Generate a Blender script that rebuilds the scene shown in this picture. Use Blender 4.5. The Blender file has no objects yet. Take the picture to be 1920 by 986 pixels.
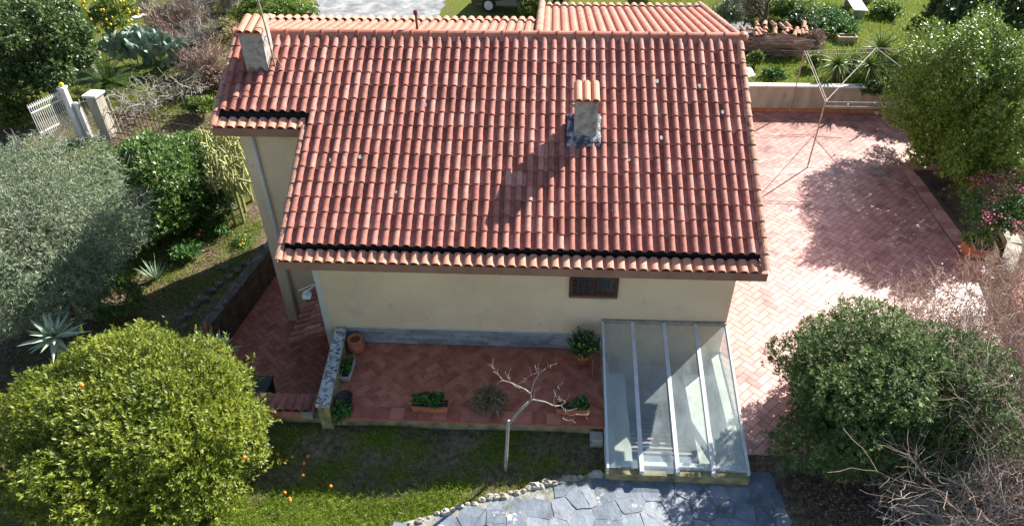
import bpy, math, random
import numpy as np
from math import sin, cos, pi, radians, sqrt, tan
from mathutils import Matrix, Vector
SC = bpy.context.scene
COL = SC.collection
random.seed(7)
# ------------------------------------------------------------------ camera
F, TH, YA, RO = 1337.65, 0.6564, 0.0604, -0.0126
CP = np.array([5.1162, -10.4235, 10.6424])
_f = np.array([0, cos(TH), -sin(TH)]); _u = np.array([0, sin(TH), cos(TH)]); _r = np.array([1., 0, 0])
_r2 = _r*cos(RO)+_u*sin(RO); _u2 = -_r*sin(RO)+_u*cos(RO)
_Z = np.array([[cos(YA), -sin(YA), 0], [sin(YA), cos(YA), 0], [0, 0, 1]])
AX = np.array([_Z@_r2, _Z@_u2, -(_Z@_f)])
cd = bpy.data.cameras.new('camera'); cam = bpy.data.objects.new('camera', cd); COL.objects.link(cam)
cd.sensor_fit = 'HORIZONTAL'; cd.sensor_width = 36; cd.lens = 36*F/1920; cd.clip_end = 600; cd.clip_start = .1
mw = Matrix(AX.T.tolist()).to_4x4(); mw.translation = Vector(CP.tolist()); cam.matrix_world = mw
SC.camera = cam
def _ray(u, v): return AX.T@np.array([(u-960)/F, (493-v)/F, -1.])
def G(u, v, z=0.):           # where the photo's sight line meets the level z
    d = _ray(u, v); return CP+d*(z-CP[2])/d[2]
def YP(u, v, y):             # where it meets the upright plane y
    d = _ray(u, v); return CP+d*(y-CP[1])/d[1]
# ------------------------------------------------------------------ light
SUN_EL, SUN_AZ = radians(36.3), radians(45)          # azimuth from +Y towards +X
w = bpy.data.worlds.new('World'); SC.world = w; w.use_nodes = True
nt = w.node_tree; bg = nt.nodes['Background']; sky = nt.nodes.new('ShaderNodeTexSky')
sky.sky_type = 'NISHITA'; sky.sun_disc = False; sky.sun_elevation = SUN_EL; sky.sun_rotation = SUN_AZ
sky.air_density = 1.0; sky.dust_density = .6
nt.links.new(sky.outputs[0], bg.inputs[0]); bg.inputs[1].default_value = .07
sl = bpy.data.lights.new('sun', 'SUN'); sl.energy = 5.0; sl.angle = radians(.5); sl.color = (1, .95, .87)
so = bpy.data.objects.new('sun', sl); COL.objects.link(so)
sd = Vector((sin(SUN_AZ)*cos(SUN_EL), cos(SUN_AZ)*cos(SUN_EL), sin(SUN_EL)))
so.rotation_euler = sd.to_track_quat('Z', 'Y').to_euler(); so.location = (20, 20, 30)
SC.view_settings.view_transform = 'Standard'; SC.view_settings.look = 'None'
SC.view_settings.exposure = 1.38; SC.view_settings.gamma = 1
# ------------------------------------------------------------------ materials
def M(name, ramp, nscale=6., wn=.6, wa=0., rough=.7, bump=0., bscale=30., spec=.4, transl=0., stain=None, metal=0., detail=5., bumpdist=.01, stretch=None, stains=()):
    m = bpy.data.materials.new(name); m.use_nodes = True; t = m.node_tree; N = t.nodes; L = t.links
    b = N['Principled BSDF']; out = N['Material Output']
    tc = N.new('ShaderNodeTexCoord'); src = tc.outputs['Object']
    if stretch:
        mp = N.new('ShaderNodeMapping'); mp.inputs['Scale'].default_value = stretch; L.new(src, mp.inputs[0]); src = mp.outputs[0]
    no = N.new('ShaderNodeTexNoise'); no.inputs['Scale'].default_value = nscale; no.inputs['Detail'].default_value = detail
    L.new(src, no.inputs['Vector'])
    mr = N.new('ShaderNodeMapRange'); mr.inputs[1].default_value = .3; mr.inputs[2].default_value = .7; mr.inputs[3].default_value = 0; mr.inputs[4].default_value = wn
    L.new(no.outputs[0], mr.inputs[0]); fac = mr.outputs[0]
    if wa:
        at = N.new('ShaderNodeAttribute'); at.attribute_name = 'v'
        mm = N.new('ShaderNodeMath'); mm.operation = 'MULTIPLY_ADD'; mm.inputs[1].default_value = wa
        L.new(at.outputs['Fac'], mm.inputs[0]); L.new(fac, mm.inputs[2]); fac = mm.outputs[0]
    cr = N.new('ShaderNodeValToRGB'); e = cr.color_ramp.elements
    while len(e) < len(ramp): e.new(.5)
    for i, (p, c) in enumerate(ramp): e[i].position = p; e[i].color = (*c, 1)
    L.new(fac, cr.inputs[0]); col = cr.outputs[0]
    for (sc_, sscale, th, soft) in (([stain] if stain else [])+list(stains)):
        n2 = N.new('ShaderNodeTexNoise'); n2.inputs['Scale'].default_value = sscale; n2.inputs['Detail'].default_value = 6; n2.inputs['Roughness'].default_value = .65
        L.new(tc.outputs['Object'], n2.inputs['Vector'])
        m2 = N.new('ShaderNodeMapRange'); m2.inputs[1].default_value = th; m2.inputs[2].default_value = th+soft
        L.new(n2.outputs[0], m2.inputs[0]); mx = N.new('ShaderNodeMixRGB'); mx.inputs[2].default_value = (*sc_, 1)
        L.new(m2.outputs[0], mx.inputs[0]); L.new(col, mx.inputs[1]); col = mx.outputs[0]
    L.new(col, b.inputs['Base Color'])
    b.inputs['Roughness'].default_value = rough; b.inputs['Specular IOR Level'].default_value = spec; b.inputs['Metallic'].default_value = metal
    if bump:
        n3 = N.new('ShaderNodeTexNoise'); n3.inputs['Scale'].default_value = bscale; n3.inputs['Detail'].default_value = 6
        L.new(src, n3.inputs['Vector']); bp = N.new('ShaderNodeBump'); bp.inputs['Strength'].default_value = bump; bp.inputs['Distance'].default_value = bumpdist
        L.new(n3.outputs[0], bp.inputs['Height']); L.new(bp.outputs[0], b.inputs['Normal'])
    if transl:
        tr = N.new('ShaderNodeBsdfTranslucent'); L.new(col, tr.inputs[0]); ms = N.new('ShaderNodeMixShader'); ms.inputs[0].default_value = transl
        L.new(b.outputs[0], ms.inputs[1]); L.new(tr.outputs[0], ms.inputs[2]); L.new(ms.outputs[0], out.inputs[0])
    return m
def plain(n, c, **k):
    d = tuple(x*.8 for x in c); return M(n, [(0, d), (1, c)], **k)
m_tile = M('roof_clay', [(0, (.20, .066, .048)), (.5, (.39, .145, .108)), (1, (.58, .285, .225))], nscale=9, wn=.35, wa=.75, rough=.72, bump=.3, bscale=60, spec=.35,
           stains=[((.24, .10, .07), 3.2, .58, .14), ((.40, .38, .32), 7, .68, .03), ((.08, .055, .04), 22, .60, .08), ((.12, .07, .05), 1.1, .62, .2)])
m_tile2 = M('rim_clay', [(0, (.42, .17, .11)), (.5, (.55, .25, .16)), (1, (.62, .33, .23))], nscale=7, wn=.4, wa=.6, rough=.7, bump=.3, bscale=50,
            stains=[((.20, .15, .11), 6, .6, .1)])
m_tile3 = M('ridge_clay', [(0, (.38, .115, .07)), (.5, (.48, .17, .11)), (1, (.56, .24, .17))], nscale=8, wn=.4, wa=.6, rough=.6, bump=.2, bscale=50)
m_old = M('old_clay', [(0, (.30, .14, .09)), (.5, (.45, .22, .15)), (1, (.55, .33, .24))], nscale=12, wn=.6, wa=.5, rough=.85, bump=.5, bscale=50, stains=[((.09, .075, .06), 9, .55, .08)])
m_fascia = M('fascia_paint', [(0, (.26, .13, .085)), (1, (.34, .18, .12))], nscale=3, wn=1, rough=.7, bump=.1, stains=[((.5, .42, .35), 4, .68, .03)])
m_dark = plain('gutter_tar', (.012, .010, .010), rough=.9)
m_wall = M('cream_render', [(0, (.76, .56, .36)), (1, (.84, .65, .43))], nscale=1.4, wn=1, rough=.9, bump=.5, bscale=90, bumpdist=.006, spec=.1,
           stains=[((.20, .17, .12), 13, .68, .03), ((.16, .14, .10), 38, .70, .03), ((.48, .41, .30), 1.0, .55, .25), ((.42, .36, .25), 3.5, .62, .12)])
m_trim = M('pale_render', [(0, (.60, .58, .50)), (1, (.68, .65, .57))], nscale=3, wn=1, rough=.8)
m_chim = M('rough_render', [(0, (.22, .20, .18)), (.5, (.40, .37, .32)), (1, (.54, .50, .44))], nscale=7, wn=1, rough=.95, bump=1, bscale=70, bumpdist=.02)
m_conc = M('concrete', [(0, (.30, .27, .22)), (1, (.46, .42, .35))], nscale=4, wn=1, rough=.9, bump=.4, bscale=40, stretch=(1, 1, .25), stains=[((.12, .11, .09), 5, .58, .12)])
m_cope = M('pale_coping', [(0, (.45, .46, .46)), (1, (.68, .70, .70))], nscale=6, wn=1, rough=.8, bump=.4, stains=[((.05, .055, .05), 16, .50, .1), ((.2, .21, .21), 5, .5, .2)])
m_copew = M('white_coping', [(0, (.58, .56, .53)), (1, (.72, .70, .66))], nscale=6, wn=1, rough=.8, bump=.3, stains=[((.2, .2, .18), 9, .62, .08)])
m_yw = M('yellowed_render', [(0, (.24, .20, .10)), (1, (.46, .38, .20))], nscale=5, wn=1, rough=.9, bump=.4, stains=[((.07, .065, .045), 4, .46, .3), ((.03, .03, .022), 9, .6, .1)])
m_paver = M('terracotta_paver', [(0, (.26, .062, .038)), (.5, (.41, .115, .07)), (1, (.54, .20, .125))], nscale=5, wn=.5, wa=.9, rough=.65, bump=.15, bscale=40, spec=.5,
            stains=[((.14, .07, .055), 1.1, .62, .14)])
m_paver2 = M('pale_paver', [(0, (.15, .07, .06)), (.16, (.38, .17, .145)), (.32, (.49, .245, .21)), (.6, (.60, .34, .30))], nscale=3, wn=.25, wa=.42, rough=.38, bump=.12, bscale=40, spec=.6,  # darkest ramp stop serves the painted wall shadow on the far bricks
            stains=[((.13, .07, .065), .8, .60, .14), ((.30, .17, .14), 2.5, .58, .2)])  # paler, pinker base than the terrace paver
m_grout = plain('grout', (.10, .065, .055), rough=.9)
m_slate = M('slate_cladding', [(0, (.15, .165, .165)), (.5, (.25, .26, .26)), (1, (.38, .38, .37))], nscale=7, wn=.5, wa=.7, rough=.75, bump=.4)
m_alu = M('painted_aluminium', [(0, (.55, .55, .56)), (1, (.68, .68, .68))], nscale=4, wn=1, rough=.4, spec=.5)
m_white = plain('white_paint', (.8, .8, .78), rough=.5)
m_steel = M('galvanised', [(0, (.24, .19, .15)), (1, (.42, .36, .30))], nscale=10, wn=1, rough=.6)
m_rust = M('rusty_iron', [(0, (.07, .04, .035)), (1, (.16, .085, .06))], nscale=20, wn=1, rough=.85)
m_pot = M('terracotta_pot', [(0, (.33, .11, .055)), (1, (.52, .20, .10))], nscale=6, wn=1, rough=.75, bump=.2, stains=[((.3, .25, .2), 9, .66, .1)])
m_planter = M('cement_planter', [(0, (.40, .42, .38)), (1, (.60, .61, .56))], nscale=8, wn=1, rough=.9, bump=.3)
m_black = plain('black_plastic', (.035, .036, .038), rough=.5)
m_soil = M('soil', [(0, (.035, .025, .018)), (1, (.10, .075, .05))], nscale=14, wn=1, rough=1, bump=1, bscale=50, bumpdist=.02)
m_stone = M('rubble_stone', [(0, (.22, .20, .16)), (.5, (.36, .31, .24)), (1, (.50, .46, .40))], nscale=5, wn=.6, wa=.6, rough=.9, bump=.7, bscale=30, bumpdist=.02)
m_bark = M('bark', [(0, (.06, .045, .035)), (1, (.17, .13, .10))], nscale=14, wn=1, rough=.95, bump=.8, bscale=40, stretch=(1, 1, .3))
m_barkp = M('pale_bark', [(0, (.24, .20, .16)), (1, (.42, .36, .30))], nscale=18, wn=1, rough=.9, bump=.5)
m_twig = M('twig', [(0, (.18, .11, .085)), (.5, (.34, .23, .185)), (1, (.52, .43, .36))], nscale=3, wn=.5, wa=.6, rough=.9)
m_twigg = M('grey_vine', [(0, (.16, .14, .12)), (1, (.38, .35, .32))], nscale=5, wn=.6, wa=.5, rough=.9)
def leaf(n, cs, rough=.45, tr=.3, spec=.5): return M(n, [(0, cs[0]), (.5, cs[1]), (1, cs[2])], nscale=1.3, wn=.3, wa=.75, rough=rough, spec=spec, transl=tr)
l_citrus = leaf('citrus_leaf', [(.065, .11, .012), (.20, .25, .022), (.44, .46, .06)], tr=.35)
l_olive = leaf('olive_leaf', [(.075, .11, .055), (.19, .25, .14), (.42, .48, .34)], rough=.55, tr=.2)
l_broad = leaf('camellia_leaf', [(.04, .085, .018), (.11, .20, .045), (.27, .38, .12)], rough=.33, tr=.25, spec=.35)
l_dark = leaf('dark_leaf', [(.025, .055, .014), (.075, .13, .032), (.18, .25, .08)], rough=.4, tr=.2)
l_hedge = leaf('shrub_leaf', [(.05, .10, .014), (.15, .24, .03), (.36, .44, .07)], rough=.4, tr=.3)
l_pitt = leaf('whorl_leaf', [(.03, .06, .018), (.085, .14, .035), (.22, .29, .10)], rough=.55, tr=.25, spec=.25)
l_lemon = leaf('lemon_leaf', [(.06, .10, .015), (.14, .20, .03), (.30, .36, .06)], tr=.35)
l_yucca = leaf('yucca_leaf', [(.05, .10, .02), (.14, .22, .04), (.34, .40, .09)], tr=.25)
l_agave = leaf('agave_leaf', [(.20, .29, .19), (.32, .42, .29), (.46, .53, .38)], rough=.5, tr=.1)
l_cactus = leaf('cactus_skin', [(.14, .16, .05), (.30, .32, .12), (.50, .49, .22)], rough=.7, tr=0)
l_pad = leaf('pad_skin', [(.09, .15, .10), (.20, .28, .20), (.40, .47, .37)], rough=.5, tr=0)
l_cycad = leaf('cycad_frond', [(.02, .05, .012), (.05, .10, .02), (.12, .19, .04)], rough=.4, tr=.15)
l_grass = leaf('grass_blade', [(.055, .12, .012), (.17, .28, .022), (.40, .47, .06)], tr=.35)
l_straw = leaf('straw_blade', [(.16, .14, .06), (.32, .28, .14), (.52, .48, .30)], rough=.7, tr=.3)
l_pink = leaf('pink_bract', [(.50, .04, .16), (.72, .10, .30), (.85, .30, .45)], tr=.4)
l_dry = leaf('dry_leaf', [(.10, .055, .035), (.22, .13, .085), (.40, .28, .20)], rough=.8, tr=.15)
l_herb = leaf('herb_leaf', [(.03, .09, .02), (.07, .18, .035), (.16, .30, .07)], tr=.3)
m_orange = plain('orange_peel', (.80, .24, .02), rough=.45)
m_lemonf = plain('lemon_peel', (.85, .62, .04), rough=.45)
m_yel = plain('yellow_petal', (.85, .72, .05), rough=.6, transl=.3)
m_red = plain('red_petal', (.6, .04, .04), rough=.6)
# glass
def glass(name, tint=(.85, .93, .90), dirt=.18, scale=2.5):
    m = bpy.data.materials.new(name); m.use_nodes = True; t = m.node_tree; N = t.nodes; L = t.links
    out = N['Material Output']; p = N['Principled BSDF']; N.remove(p)
    tr = N.new('ShaderNodeBsdfTransparent'); tr.inputs[0].default_value = (*tint, 1)
    gl = N.new('ShaderNodeBsdfGlossy'); gl.inputs['Roughness'].default_value = .06; gl.inputs[0].default_value = (.9, .95, 1, 1)
    df = N.new('ShaderNodeBsdfDiffuse'); df.inputs[0].default_value = (.60, .67, .68, 1)
    lw = N.new('ShaderNodeLayerWeight'); lw.inputs[0].default_value = .5; pw_ = N.new('ShaderNodeMath'); pw_.operation = 'POWER'; pw_.inputs[1].default_value = 4; L.new(lw.outputs['Facing'], pw_.inputs[0]); fr = N.new('ShaderNodeMath'); fr.operation = 'MULTIPLY_ADD'; fr.inputs[1].default_value = .7; fr.inputs[2].default_value = .03; L.new(pw_.outputs[0], fr.inputs[0])
    m1 = N.new('ShaderNodeMixShader'); L.new(fr.outputs[0], m1.inputs[0]); L.new(tr.outputs[0], m1.inputs[1]); L.new(gl.outputs[0], m1.inputs[2])
    tc = N.new('ShaderNodeTexCoord'); no = N.new('ShaderNodeTexNoise'); no.inputs['Scale'].default_value = scale; no.inputs['Detail'].default_value = 8; no.inputs['Roughness'].default_value = .65
    mp = N.new('ShaderNodeMapping'); mp.inputs['Scale'].default_value = (1, .5, 1); L.new(tc.outputs['Object'], mp.inputs[0]); L.new(mp.outputs[0], no.inputs[0])
    mr = N.new('ShaderNodeMapRange'); mr.inputs[1].default_value = .3; mr.inputs[2].default_value = .8; mr.inputs[3].default_value = dirt*.35; mr.inputs[4].default_value = dirt*2
    L.new(no.outputs[0], mr.inputs[0]); m2 = N.new('ShaderNodeMixShader'); L.new(mr.outputs[0], m2.inputs[0]); L.new(m1.outputs[0], m2.inputs[1]); L.new(df.outputs[0], m2.inputs[2])
    L.new(m2.outputs[0], out.inputs[0]); return m
m_glass = glass('dusty_glass', (.95, .98, .97), dirt=.13); m_pane = glass('window_glass', (.25, .3, .33), .08)
# ------------------------------------------------------------------ mesh helpers
class MB:
    def __init__(s): s.v = []; s.f = []; s.a = []; s.m = []; s.cv = .5; s.cm = 0
    def vf(s, vs, fs, v=None, m=None):
        o = len(s.v); s.v += [tuple(p) for p in vs]
        for q in fs: s.f.append(tuple(i+o for i in q)); s.a.append(s.cv if v is None else v); s.m.append(s.cm if m is None else m)
    def box(s, a, b, v=None, m=None):
        x0, y0, z0 = a; x1, y1, z1 = b
        s.vf([(x0, y0, z0), (x1, y0, z0), (x1, y1, z0), (x0, y1, z0), (x0, y0, z1), (x1, y0, z1), (x1, y1, z1), (x0, y1, z1)],
             [(3, 2, 1, 0), (4, 5, 6, 7), (0, 1, 5, 4), (1, 2, 6, 5), (2, 3, 7, 6), (3, 0, 4, 7)], v, m)
    def hexa(s, P, v=None, m=None):   # 4 bottom then 4 top
        s.vf(P, [(3, 2, 1, 0), (4, 5, 6, 7), (0, 1, 5, 4), (1, 2, 6, 5), (2, 3, 7, 6), (3, 0, 4, 7)], v, m)
    def prism(s, poly, z0, z1, v=None, m=None):
        n = len(poly); s.vf([(x, y, z0) for x, y in poly]+[(x, y, z1) for x, y in poly],
            [tuple(range(n))[::-1], tuple(range(n, 2*n))]+[(i, (i+1) % n, n+(i+1) % n, n+i) for i in range(n)], v, m)
    def tube(s, pts, rad, n=6, v=None, cap=True, m=None):
        pts = [Vector(p) for p in pts]; k = len(pts)
        if not hasattr(rad, '__len__'): rad = [rad]*k
        vs = []; up = None
        for i, p in enumerate(pts):
            d = (pts[min(i+1, k-1)]-pts[max(i-1, 0)]); d = d.normalized() if d.length > 1e-9 else Vector((0, 0, 1))
            if up is None: up = Vector((0, 0, 1)) if abs(d.z) < .9 else Vector((1, 0, 0))
            a = d.cross(up).normalized(); b = a.cross(d).normalized(); up = b
            for j in range(n):
                t = 2*pi*j/n; vs.append(p+(a*cos(t)+b*sin(t))*rad[i])
        fs = [(i*n+j, i*n+(j+1) % n, (i+1)*n+(j+1) % n, (i+1)*n+j) for i in range(k-1) for j in range(n)]
        if cap: fs += [tuple(range(n))[::-1], tuple((k-1)*n+j for j in range(n))]
        s.vf(vs, fs, v, m)
    def lathe(s, c, prof, n=16, v=None, m=None):
        vs = [(c[0]+r*cos(2*pi*j/n), c[1]+r*sin(2*pi*j/n), c[2]+z) for r, z in prof for j in range(n)]
        k = len(prof); fs = [(i*n+j, i*n+(j+1) % n, (i+1)*n+(j+1) % n, (i+1)*n+j) for i in range(k-1) for j in range(n)]
        fs += [tuple(range(n))[::-1], tuple((k-1)*n+j for j in range(n))]; s.vf(vs, fs, v, m)
    def sphere(s, c, r, n=8, v=None, sq=(1, 1, 1), rough=0, seed=0, m=None):
        rr = random.Random(seed); k = n//2+1; vs = []
        for i in range(k+1):
            ph = pi*i/k
            for j in range(n):
                q = r*(1+rough*rr.uniform(-1, 1)); t = 2*pi*j/n
                vs.append((c[0]+q*sq[0]*sin(ph)*cos(t), c[1]+q*sq[1]*sin(ph)*sin(t), c[2]+q*sq[2]*cos(ph)))
        s.vf(vs, [(i*n+j, (i+1)*n+j, (i+1)*n+(j+1) % n, i*n+(j+1) % n) for i in range(k) for j in range(n)], v, m)
    def build(s, name, mat, parent=None, smooth=False, bevel=0):
        me = bpy.data.meshes.new(name); off = Vector((0, 0, 0))
        if parent is not None: off = world(parent)
        me.from_pydata([(p[0]-off.x, p[1]-off.y, p[2]-off.z) for p in s.v], [], s.f)
        for mm in (mat if isinstance(mat, (list, tuple)) else [mat]): me.materials.append(mm)
        at = me.attributes.new('v', 'FLOAT', 'FACE'); at.data.foreach_set('value', s.a)
        me.polygons.foreach_set('material_index', s.m)
        if smooth: me.polygons.foreach_set('use_smooth', [True]*len(me.polygons))
        me.update(); return link(name, me, parent, bevel)
def link(name, me, parent, bevel=0):
    o = bpy.data.objects.new(name, me); COL.objects.link(o); o.parent = parent
    if bevel:
        b = o.modifiers.new('bevel', 'BEVEL'); b.width = bevel; b.segments = 2; b.limit_method = 'ANGLE'
    return o
def world(o):
    v = Vector((0, 0, 0))
    while o is not None: v += o.location; o = o.parent
    return v
def tag(o, label=None, cat=None, group=None, kind=None):
    for k, x in (('label', label), ('category', cat), ('group', group), ('kind', kind)):
        if x: o[k] = x
    return o
def thing(name, loc, label, cat, group=None):
    o = bpy.data.objects.new(name, None); COL.objects.link(o); o.location = Vector([float(c) for c in loc]); o.empty_display_size = .2
    return tag(o, label, cat, group)
def lerp(a, b, t): return tuple(a[i]+(b[i]-a[i])*t for i in range(len(a)))
# leaves: every leaf a folded diamond of its own
def leafobj(name, P, D, Nn, L, W, v, mat, parent, droop=0., fold=.18, base=.0):
    n = len(P); off = np.array(world(parent)) if parent is not None else np.zeros(3)
    D = D/np.linalg.norm(D, axis=1, keepdims=True); S = np.cross(D, Nn); S /= np.linalg.norm(S, axis=1, keepdims=True)+1e-9; N2 = np.cross(S, D)
    L = np.broadcast_to(L, n)[:, None]; W = np.broadcast_to(W, n)[:, None]; P = P-off
    mid = P+D*L*.45; dz = np.array([0, 0, -1.])*droop
    V = np.stack([P, mid+S*W/2+N2*W*fold, P+D*L+dz*L, mid-S*W/2+N2*W*fold], 1).reshape(-1, 3)
    me = bpy.data.meshes.new(name); me.vertices.add(4*n); me.loops.add(4*n); me.polygons.add(n)
    me.vertices.foreach_set('co', V.astype(np.float32).ravel()); me.loops.foreach_set('vertex_index', np.arange(4*n, dtype=np.int32))
    me.polygons.foreach_set('loop_start', np.arange(0, 4*n, 4, dtype=np.int32)); me.polygons.foreach_set('loop_total', np.full(n, 4, dtype=np.int32))
    at = me.attributes.new('v', 'FLOAT', 'FACE'); at.data.foreach_set('value', np.clip(v, 0, 1).astype(np.float32))
    me.materials.append(mat); me.update(calc_edges=True); me.validate(); return link(name, me, parent)
def nrm(a): return a/(np.linalg.norm(a, axis=1, keepdims=True)+1e-9)
def crown(name, c, rad, n, k, L, W, mat, parent, seed=1, lumps=26, amp=.28, up=.45, rnd=.5, depth=.45, sl=.14, low=-.55, spread=.9, width=.5, shape=None, droop=0.):
    g = np.random.default_rng(seed); d = nrm(g.normal(size=(n*2, 3))); d = d[d[:, 2] > low][:n]; n = len(d)
    lc = nrm(g.normal(size=(lumps, 3))+[0, 0, .3]); la = g.uniform(.5, 1.1, lumps)
    cs = d@lc.T; lob = np.clip(1-np.arccos(np.clip(cs, -1, 1))/width, 0, 1); lob = 1-(1-lob)**2
    r = 1-amp+(lob*la).max(1)*amp
    lf = sum(np.sin(d@g.normal(size=3)*2.6+g.uniform(0, 6)) for _ in range(4))/4; r = r*(1+.13*lf); r = r+np.where(g.random(n) < .05, g.uniform(.02, .12, n), 0)
    dep = depth*g.random(n)**2.2
    P = np.array(c)+d*np.array(rad)*(r*(1-dep))[:, None]
    if shape is not None: P = shape(P, g)
    out = nrm(d/np.array(rad)); sp = nrm(out+np.array([0, 0, up])+g.normal(size=(n, 3))*rnd)
    t = g.random((n, k)); ring = g.normal(size=(n, k, 3)); ring -= (ring*sp[:, None]).sum(2, keepdims=True)*sp[:, None]; ring /= np.linalg.norm(ring, axis=2, keepdims=True)+1e-9
    LP = P[:, None]+sp[:, None]*(t[..., None]-.5)*sl; LD = sp[:, None]*(1-spread*.5+.3*t[..., None])+ring*spread
    LN = sp[:, None]*1.+np.array([0, 0, .5])-ring*.3+g.normal(size=(n, k, 3))*.35
    vv = np.repeat(g.normal(.42, .17, n)+.12*(r-1+amp/2)/amp, k)+g.normal(0, .14, n*k)
    return leafobj(name, LP.reshape(-1, 3), LD.reshape(-1, 3), LN.reshape(-1, 3), L*g.uniform(.7, 1.25, n*k), W*g.uniform(.75, 1.2, n*k), vv, mat, parent, droop=droop)
def branches(mb, p, d, ln, r, depth, rg, nchild=3, segs=4, jit=.25, up=.1, rmin=.004, ang=.8, shrink=.68, sides=5):
    pts = [Vector(p)]; d = Vector(d).normalized(); rads = [r]
    for i in range(segs):
        d = (d+Vector((rg.gauss(0, jit), rg.gauss(0, jit), rg.gauss(0, jit)+up))*.6).normalized()
        pts.append(pts[-1]+d*ln/segs); rads.append(max(rmin, r*(1-.45*(i+1)/segs)))
    mb.tube(pts, rads, sides if r > .012 else 3, v=rg.random(), cap=False)
    if depth <= 0: return
    for c in range(nchild):
        i = rg.randint(1, segs) if c else segs
        a = Vector((rg.gauss(0, 1), rg.gauss(0, 1), rg.gauss(0, 1))); a = (a-a.dot(d)*d).normalized()
        branches(mb, pts[i], d*cos(ang*rg.uniform(.5, 1.2))+a*sin(ang), ln*shrink*rg.uniform(.7, 1.2), max(rmin, rads[i]*.7), depth-1, rg, nchild, segs, jit, up, rmin, ang, shrink, sides)
def simple_trunk(parent, base, top, r, seed=1, mat=None, limbs=5, spread=1., name='trunk'):
    rg = random.Random(seed); mb = MB(); b = Vector(base); t = Vector(top); pts = [b, b.lerp(t, .35)+Vector((.05, .04, 0)), b.lerp(t, .7)-Vector((.04, .03, 0)), t]
    mb.tube(pts, [r*1.25, r, r*.85, r*.7], 8)
    for i in range(limbs):
        a = 2*pi*i/limbs+rg.uniform(-.3, .3); branches(mb, pts[2] if i % 2 else pts[3], (cos(a), sin(a), .8), spread*.6, r*.55, 2, rg, jit=.2, nchild=2)
    return mb.build(name, mat or m_bark, parent, smooth=True)
# ------------------------------------------------------------------ ground
def ss(a, b, x): t = np.clip((x-a)/(b-a), 0, 1); return t*t*(3-2*t)
def height(x, y):
    left = -1.1+.7*ss(5, 9.5, y)+.4*ss(10, 15, y)
    front = -.27-.20*ss(1.7, 2.7, -y)*(1-ss(1.5, 4.5, x))-.10*ss(1.9, 3.4, -y)
    h = front+(left-front)*ss(-1.35, -.8, y)*(1-ss(.3, .6, x))
    right = -.12; h = h+(right-h)*ss(8.65, 8.75, x)*ss(-2.3, -2.1, y)
    h = h+(-.25-h)*ss(9.0, 9.6, x)*(1-ss(-2.25, -2.15, y))
    back = np.where(x > 9, .72, 0.)
    h = h+(0-h)*ss(8.5, 10.5, y)*ss(-4, -1.5, x)*(1-ss(8.6, 9.2, x))
    h = h+(.72-h)*ss(12.15, 12.2, y)*ss(8.9, 9.3, x)
    pitx = -3.18+(y-2.34)*.17
    h = h+(-2.05-h)*ss(pitx-.02, pitx+.06, x)*(1-ss(.55, .6, x))*ss(-1.26, -1.16, y)*(1-ss(8.2, 8.4, y))
    h = h+(-2.7-h)*ss(6.35, 6.4, x)*(1-ss(8.68, 8.72, x))*ss(-2.5, -2.45, y)*(1-ss(.6, .7, y))
    return h
def noise2(x, y, s=0):
    return (np.sin(x*1.7+s)*np.cos(y*1.3-s)+np.sin(x*3.1-y*2.3+s*2)*.5+np.sin(x*.7+y*5.1+s)*.3)/1.8
xs = np.unique(np.round(np.concatenate([np.linspace(-120, -14, 22), np.arange(-14, -4, .25), np.arange(-4, 10, .08), np.arange(10, 20, .2), np.linspace(20, 130, 24)]), 3))
ys = np.unique(np.round(np.concatenate([np.linspace(-60, -6, 14), np.arange(-6, -3, .15), np.arange(-3, 1.2, .06), np.arange(1.2, 9, .15), np.arange(9, 15, .12), np.arange(15, 30, .4), np.linspace(30, 160, 22)]), 3))
X, Y = np.meshgrid(xs, ys); Zh = height(X, Y)
pitmask = (Zh < -1.9)
Zh = Zh+np.where(pitmask, 0, .03*noise2(X*1.3, Y*1.3))
me = bpy.data.meshes.new('ground'); nx, ny = len(xs), len(ys)
me.vertices.add(nx*ny); me.vertices.foreach_set('co', np.stack([X, Y, Zh], -1).astype(np.float32).ravel())
ii = (np.arange(ny-1)[:, None]*nx+np.arange(nx-1)[None]).ravel(); fc = np.stack([ii, ii+1, ii+nx+1, ii+nx], 1).astype(np.int32)
me.loops.add(fc.size); me.loops.foreach_set('vertex_index', fc.ravel()); me.polygons.add(len(fc)); me.polygons.foreach_set('loop_start', np.arange(0, fc.size, 4, dtype=np.int32)); me.polygons.foreach_set('loop_total', np.full(len(fc), 4, dtype=np.int32))
grass = .35+.35*noise2(X*.9, Y*.9, 2)
lawn = (X > -1.5) & (X < 6.3) & (Y < -1.5); grass = np.where(lawn, .42+.35*noise2(X*1.6, Y*1.9, 5)+.6*ss(2.7, 3.4, -Y), grass)
grass = np.where((X > 8.9) & (Y < 13), .05, grass); grass = np.where((Y > 12.1), .75+.3*noise2(X, Y, 1), grass)
grass = np.where((Y > 17.5) & (X > 1.0) & (X < 20), .95, grass)
gravel = ss(-7, -5, X+.4*noise2(X, Y))*(1-ss(-.2, .4, X+.2*noise2(X*2, Y*2)))*ss(13, 15, Y)
for nm, ar in (('grass', grass), ('gravel', gravel)):
    at = me.attributes.new(nm, 'FLOAT', 'POINT'); at.data.foreach_set('value', np.clip(ar, 0, 1).astype(np.float32).ravel())
me.update(calc_edges=True)
mg = bpy.data.materials.new('ground_soil_and_turf'); mg.use_nodes = True; t = mg.node_tree; N = t.nodes; Lk = t.links; b = N['Principled BSDF']; b.inputs['Roughness'].default_value = 1; b.inputs['Specular IOR Level'].default_value = .1
tc = N.new('ShaderNodeTexCoord')
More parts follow.
